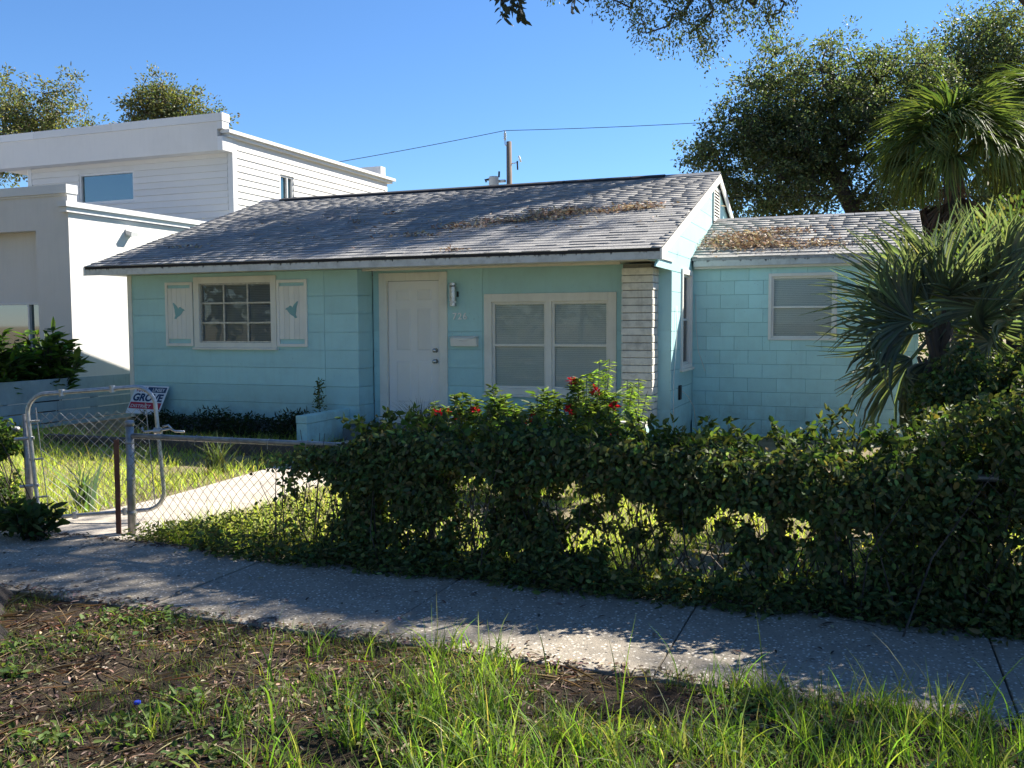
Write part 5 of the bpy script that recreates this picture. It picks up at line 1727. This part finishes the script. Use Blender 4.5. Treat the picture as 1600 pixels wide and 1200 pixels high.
# lawn
n = 52000
X = rg.uniform(-12.2, 2.6, n); Yg = 5.55 + rg.random(n) ** 1.5 * 6.0
onpath = (X > -6.42) & (X < -5.22)
inhouse = (Yg > 11.3)
kp = ~onpath & ~inhouse & (vnoise(np.stack([X, Yg, X * 0], 1), 1.4, 21) > 0.28)
kp &= ~((X > -2.3) & (Yg > 8.6) & (rg.random(n) < 0.8))  # grass thinned here so bare ground bounces light onto the addition
X, Yg = X[kp], Yg[kp]
n = len(X)
Hh = (0.05 + 0.13 * vnoise(np.stack([X, Yg, X * 0], 1), 1.1, 22)) * np.exp(rg.normal(0, 0.3, n))
tag(grass_obj("lawn_grass", np.stack([X, Yg, np.full(n, -0.015)], 1), Hh, 0.008 + 0 * Hh, rg.uniform(0.2, 1.0, n), [(0.32, 0.37, 0.09), (0.40, 0.40, 0.13), (0.24, 0.29, 0.07)], seg=2), "sunlit weedy lawn grass behind the fence and hedge", "grass", kind="stuff")
# weedy fringe along the fence left of the hedge
n = 5200
X = rg.uniform(-5.35, -3.2, n); Yg = rg.normal(5.75, 0.18, n).clip(5.47, 6.5); Z = rg.random(n) ** 2.0 * np.clip((X + 5.6) / 1.6, 0.25, 1) * (0.30 + 0.2 * vnoise(np.stack([X, Yg, X * 0], 1), 3, 23))
leaf_obj("fringe_weeds", np.stack([X, Yg, Z], 1), None, "leaf", tints(n, [(0.11, 0.14, 0.035), (0.15, 0.16, 0.05), (0.07, 0.10, 0.03)], 0.3, 0.1, rg), 0.035, 0.014, rng=rg)
tag(bpy.data.objects["fringe_weeds"], "thin yellow green weeds growing through the fence mesh", "weeds", kind="stuff")


def sz(X, Y): return strip_z(np.stack([X, Y, X * 0], 1))


# tall grass on the strip
n = 2100
gx, gy = rg.uniform(-2.7, 2.0, n), 2.1 + rg.random(n) * 2.1
kp = rg.random(n) < np.clip((gx + 2.7) / 1.5, 0.06, 1) * np.where(vnoise(np.stack([gx, gy, gx * 0], 1), 2.0, 25) > 0.40, 1, 0.12)
gx, gy = gx[kp], gy[kp]
m_ = rg.integers(5, 13, len(gx))
X = np.repeat(gx, m_) + rg.normal(0, 0.022, m_.sum()); Yg = np.repeat(gy, m_) + rg.normal(0, 0.022, m_.sum())
n = len(X)
Hh = 0.145 * np.exp(rg.normal(0, 0.34, n)) * np.repeat(rg.uniform(0.55, 1.35, len(gx)), m_)
tag(grass_obj("strip_grass", np.stack([X, Yg, sz(X, Yg) - 0.01], 1), Hh, 0.0066 * np.exp(rg.normal(0, 0.3, n)), rg.uniform(0.15, 1.0, n), [(0.11, 0.18, 0.035), (0.16, 0.23, 0.045), (0.13, 0.20, 0.04), (0.09, 0.14, 0.035), (0.24, 0.23, 0.12), (0.14, 0.20, 0.06)], seg=5), "tall bright grass blades in the foreground strip", "grass", kind="stuff")
# short weeds and sprouts on the left of the strip
n = 26000
X = rg.uniform(-5.5, 2.0, n); Yg = 1.9 + rg.random(n) * 2.3
kp = vnoise(np.stack([X, Yg, X * 0], 1), 2.6, 27) > 0.42
X, Yg = X[kp], Yg[kp]; n = len(X)
tag(grass_obj("short_grass", np.stack([X, Yg, sz(X, Yg) - 0.005], 1), 0.07 * np.exp(rg.normal(0, 0.45, n)) * np.clip(0.7 + 0.2 * (X + 2.5), 0.6, 1.4), np.full(n, 0.0036), rg.uniform(0.2, 1.0, n), [(0.08, 0.13, 0.03), (0.12, 0.16, 0.045), (0.15, 0.14, 0.07), (0.10, 0.15, 0.04)], seg=3), "short thin grass sprouting from the dirt", "grass", kind="stuff")
cl_ = rg.uniform(0, 1, (900, 2)) * np.array([5.4, 2.1]) + np.array([-4.7, 2.0])
cl_ = cl_[vnoise(np.concatenate([cl_, cl_[:, :1] * 0], 1), 1.7, 35) > 0.55][:130]
cl_ = np.concatenate([cl_, cl_])[:130]
X = np.repeat(cl_[:, 0], 24) + rg.normal(0, 0.05, 3120); Yg = np.repeat(cl_[:, 1], 24) + rg.normal(0, 0.05, 3120)
leaf_obj("ground_weeds", np.stack([X, Yg, sz(X, Yg) + rg.uniform(0.005, 0.06, 3120)], 1), None, "leaf", tints(3120, [(0.09, 0.14, 0.035), (0.12, 0.17, 0.05), (0.06, 0.10, 0.03)], 0.25, 0.08, rg), 0.034, 0.021, rng=rg, upb=1.6)
tag(bpy.data.objects["ground_weeds"], "small broadleaf weeds scattered over the dirt strip", "weeds", kind="stuff")
# litter
n = 17000
X = rg.uniform(-5.8, 2.4, n); Yg = 1.9 + rg.random(n) * 2.28
kp = rg.random(n) < 0.25 + 0.75 * (vnoise(np.stack([X, Yg, X * 0], 1), 1.8, 29) > 0.42)
X, Yg = X[kp], Yg[kp]; n = len(X)
Dd = rg.normal(0, 1, (n, 3)) * np.array([1, 1, 0.12])
DRY = [(0.19, 0.14, 0.10), (0.12, 0.085, 0.06), (0.27, 0.21, 0.15), (0.08, 0.058, 0.045)]
tag(leaf_obj("leaf_litter", np.stack([X, Yg, sz(X, Yg) + rg.uniform(0.002, 0.02, n)], 1), None, "dry_leaf", tints(n, DRY, 0.35, 0.1, rg), 0.036, 0.011, D=Dd, N=rg.normal(0, .35, (n, 3)) + np.array([0, 0, 1]), rng=rg), "brown dead leaves and straw covering the dirt strip", "leaf litter", kind="stuff")
n = 5000
X = rg.uniform(-5.6, 2.0, n); Yg = 1.9 + rg.random(n) * 2.26
V, F = leaves_geo(np.stack([X, Yg, sz(X, Yg) + rg.uniform(0.002, 0.02, n)], 1), rg.normal(0, 1, (n, 3)) * np.array([1, 1, 0.08]), np.tile([0, 0, 1.0], (n, 1)), rg.uniform(0.06, 0.24, n), np.full(n, 0.0032))
tag(np_mesh("straw", V, F, "dry_leaf", None, np.repeat(tints(n, [(0.30, 0.22, 0.13), (0.20, 0.14, 0.085), (0.36, 0.29, 0.19)], 0.25, 0.08, rg), 2, 0)), "dry pine straw and twigs strewn on the dirt", "straw", kind="stuff")
# litter along the sidewalk edges
n = 3200
X = rg.uniform(-7, 1.6, n); Yg = np.where(rg.random(n) < 0.5, 5.47 - np.abs(rg.normal(0, 0.05, n)), np.where(rg.random(n) < 0.75, 4.15 + np.abs(rg.normal(0, 0.06, n)), rg.uniform(4.2, 5.4, n)))
kp = (Yg > 5.25) | (Yg < 4.35) | (rg.random(n) < 0.5)
X, Yg = X[kp], Yg[kp]; n = len(X)
tag(leaf_obj("sidewalk_litter", np.stack([X, Yg, np.full(n, 0.038)], 1), None, "dry_leaf", tints(n, DRY, 0.35, 0.1, rg), 0.036, 0.016, D=rg.normal(0, 1, (n, 3)) * np.array([1, 1, 0.1]), N=np.tile([0, 0, 1.0], (n, 1)), rng=rg), "scattered dead leaves along the sidewalk edge", "leaf litter", kind="stuff")
n = 4200
X = rg.uniform(-4.6, 1.8, n); Yg = 5.42 + rg.normal(0, 0.05, n)
Yg = Yg - 0.07 * (vnoise(np.stack([X, X * 0, X * 0], 1), 2.2, 31) > 0.5)
tag(leaf_obj("hedge_skirt", np.stack([X, Yg, 0.035 + rg.random(n) ** 2 * 0.16], 1), None, "leaf", tints(n, VINE, 0.3, 0.1, rg), 0.045, 0.024, D=rg.normal(0, 1, (n, 3)) * np.array([1, 1, 0.4]) + np.array([0, -0.4, 0]), rng=rg), "trailing leaves creeping from the hedge onto the sidewalk", "vines", kind="stuff")


# dead leaves caught on the roofs
def roof_litter(name, label, spots, seed):
    rg = np.random.default_rng(seed)
    Ps = []
    for (cx, cy, rx, ry, cnt, zf, sl, th) in spots:
        q = rg.normal(0, 0.5, (cnt, 2)) * np.array([rx, ry])
        x, y = cx + q[:, 0], cy + q[:, 1]
        Ps.append(np.stack([x, y, np.array([zf(v) for v in y]) + 0.015 + rg.random(cnt) ** 2 * th], 1))
    P = np.concatenate(Ps)
    n = len(P)
    D = rg.normal(0, 1, (n, 3)) * np.array([1, 0.8, 0.45])
    return tag(leaf_obj(name, P, None, "dry_leaf", tints(n, [(0.42, 0.33, 0.22), (0.33, 0.24, 0.16), (0.52, 0.44, 0.33), (0.20, 0.14, 0.10)], 0.3, 0.08, rg), 0.062, 0.020, D=D, N=rg.normal(0, 1, (n, 3)) + np.array([0, -0.3, 1]), rng=rg), label, "leaf litter", kind="stuff")


az = lambda y: AZE + (y - AYE) * AS
roof_litter("roof_litter", "brown dead leaf drifts lying on the main roof slope",
            [(-4.35, 13.35, 0.65, 0.28, 620, roof_z, TS, 0.05), (-4.95, 13.0, 0.8, 0.13, 420, roof_z, TS, 0.05), (-5.7, 12.75, 0.6, 0.08, 150, roof_z, TS, 0.05), (-6.3, 12.35, 0.5, 0.07, 90, roof_z, TS, 0.04), (-3.25, 13.5, 0.42, 0.16, 300, roof_z, TS, 0.06), (-3.55, 13.35, 0.3, 0.10, 90, roof_z, TS, 0.03),
             (-7.6, 14.0, 0.25, 0.05, 30, roof_z, TS, 0.05), (-7.9, 13.4, 0.2, 0.05, 25, roof_z, TS, 0.05), (-5.3, 11.42, 0.25, 0.03, 40, roof_z, TS, 0.03), (-10.3, 12.2, 0.35, 0.06, 40, roof_z, TS, 0.04), (-6.5, 13.0, 4.5, 1.2, 130, roof_z, TS, 0.01)], 140)
roof_litter("roof_litter", "thick tan leaf pile on the small addition roof",
            [(-1.80, 14.45, 0.6, 0.45, 1500, az, AS, 0.05), (-1.25, 14.9, 0.45, 0.10, 160, az, AS, 0.06), (-1.2, 14.15, 0.7, 0.18, 420, az, AS, 0.04), (-0.5, 14.12, 0.6, 0.12, 90, az, AS, 0.02), (-0.7, 14.5, 1.2, 0.6, 90, az, AS, 0.01)], 141)
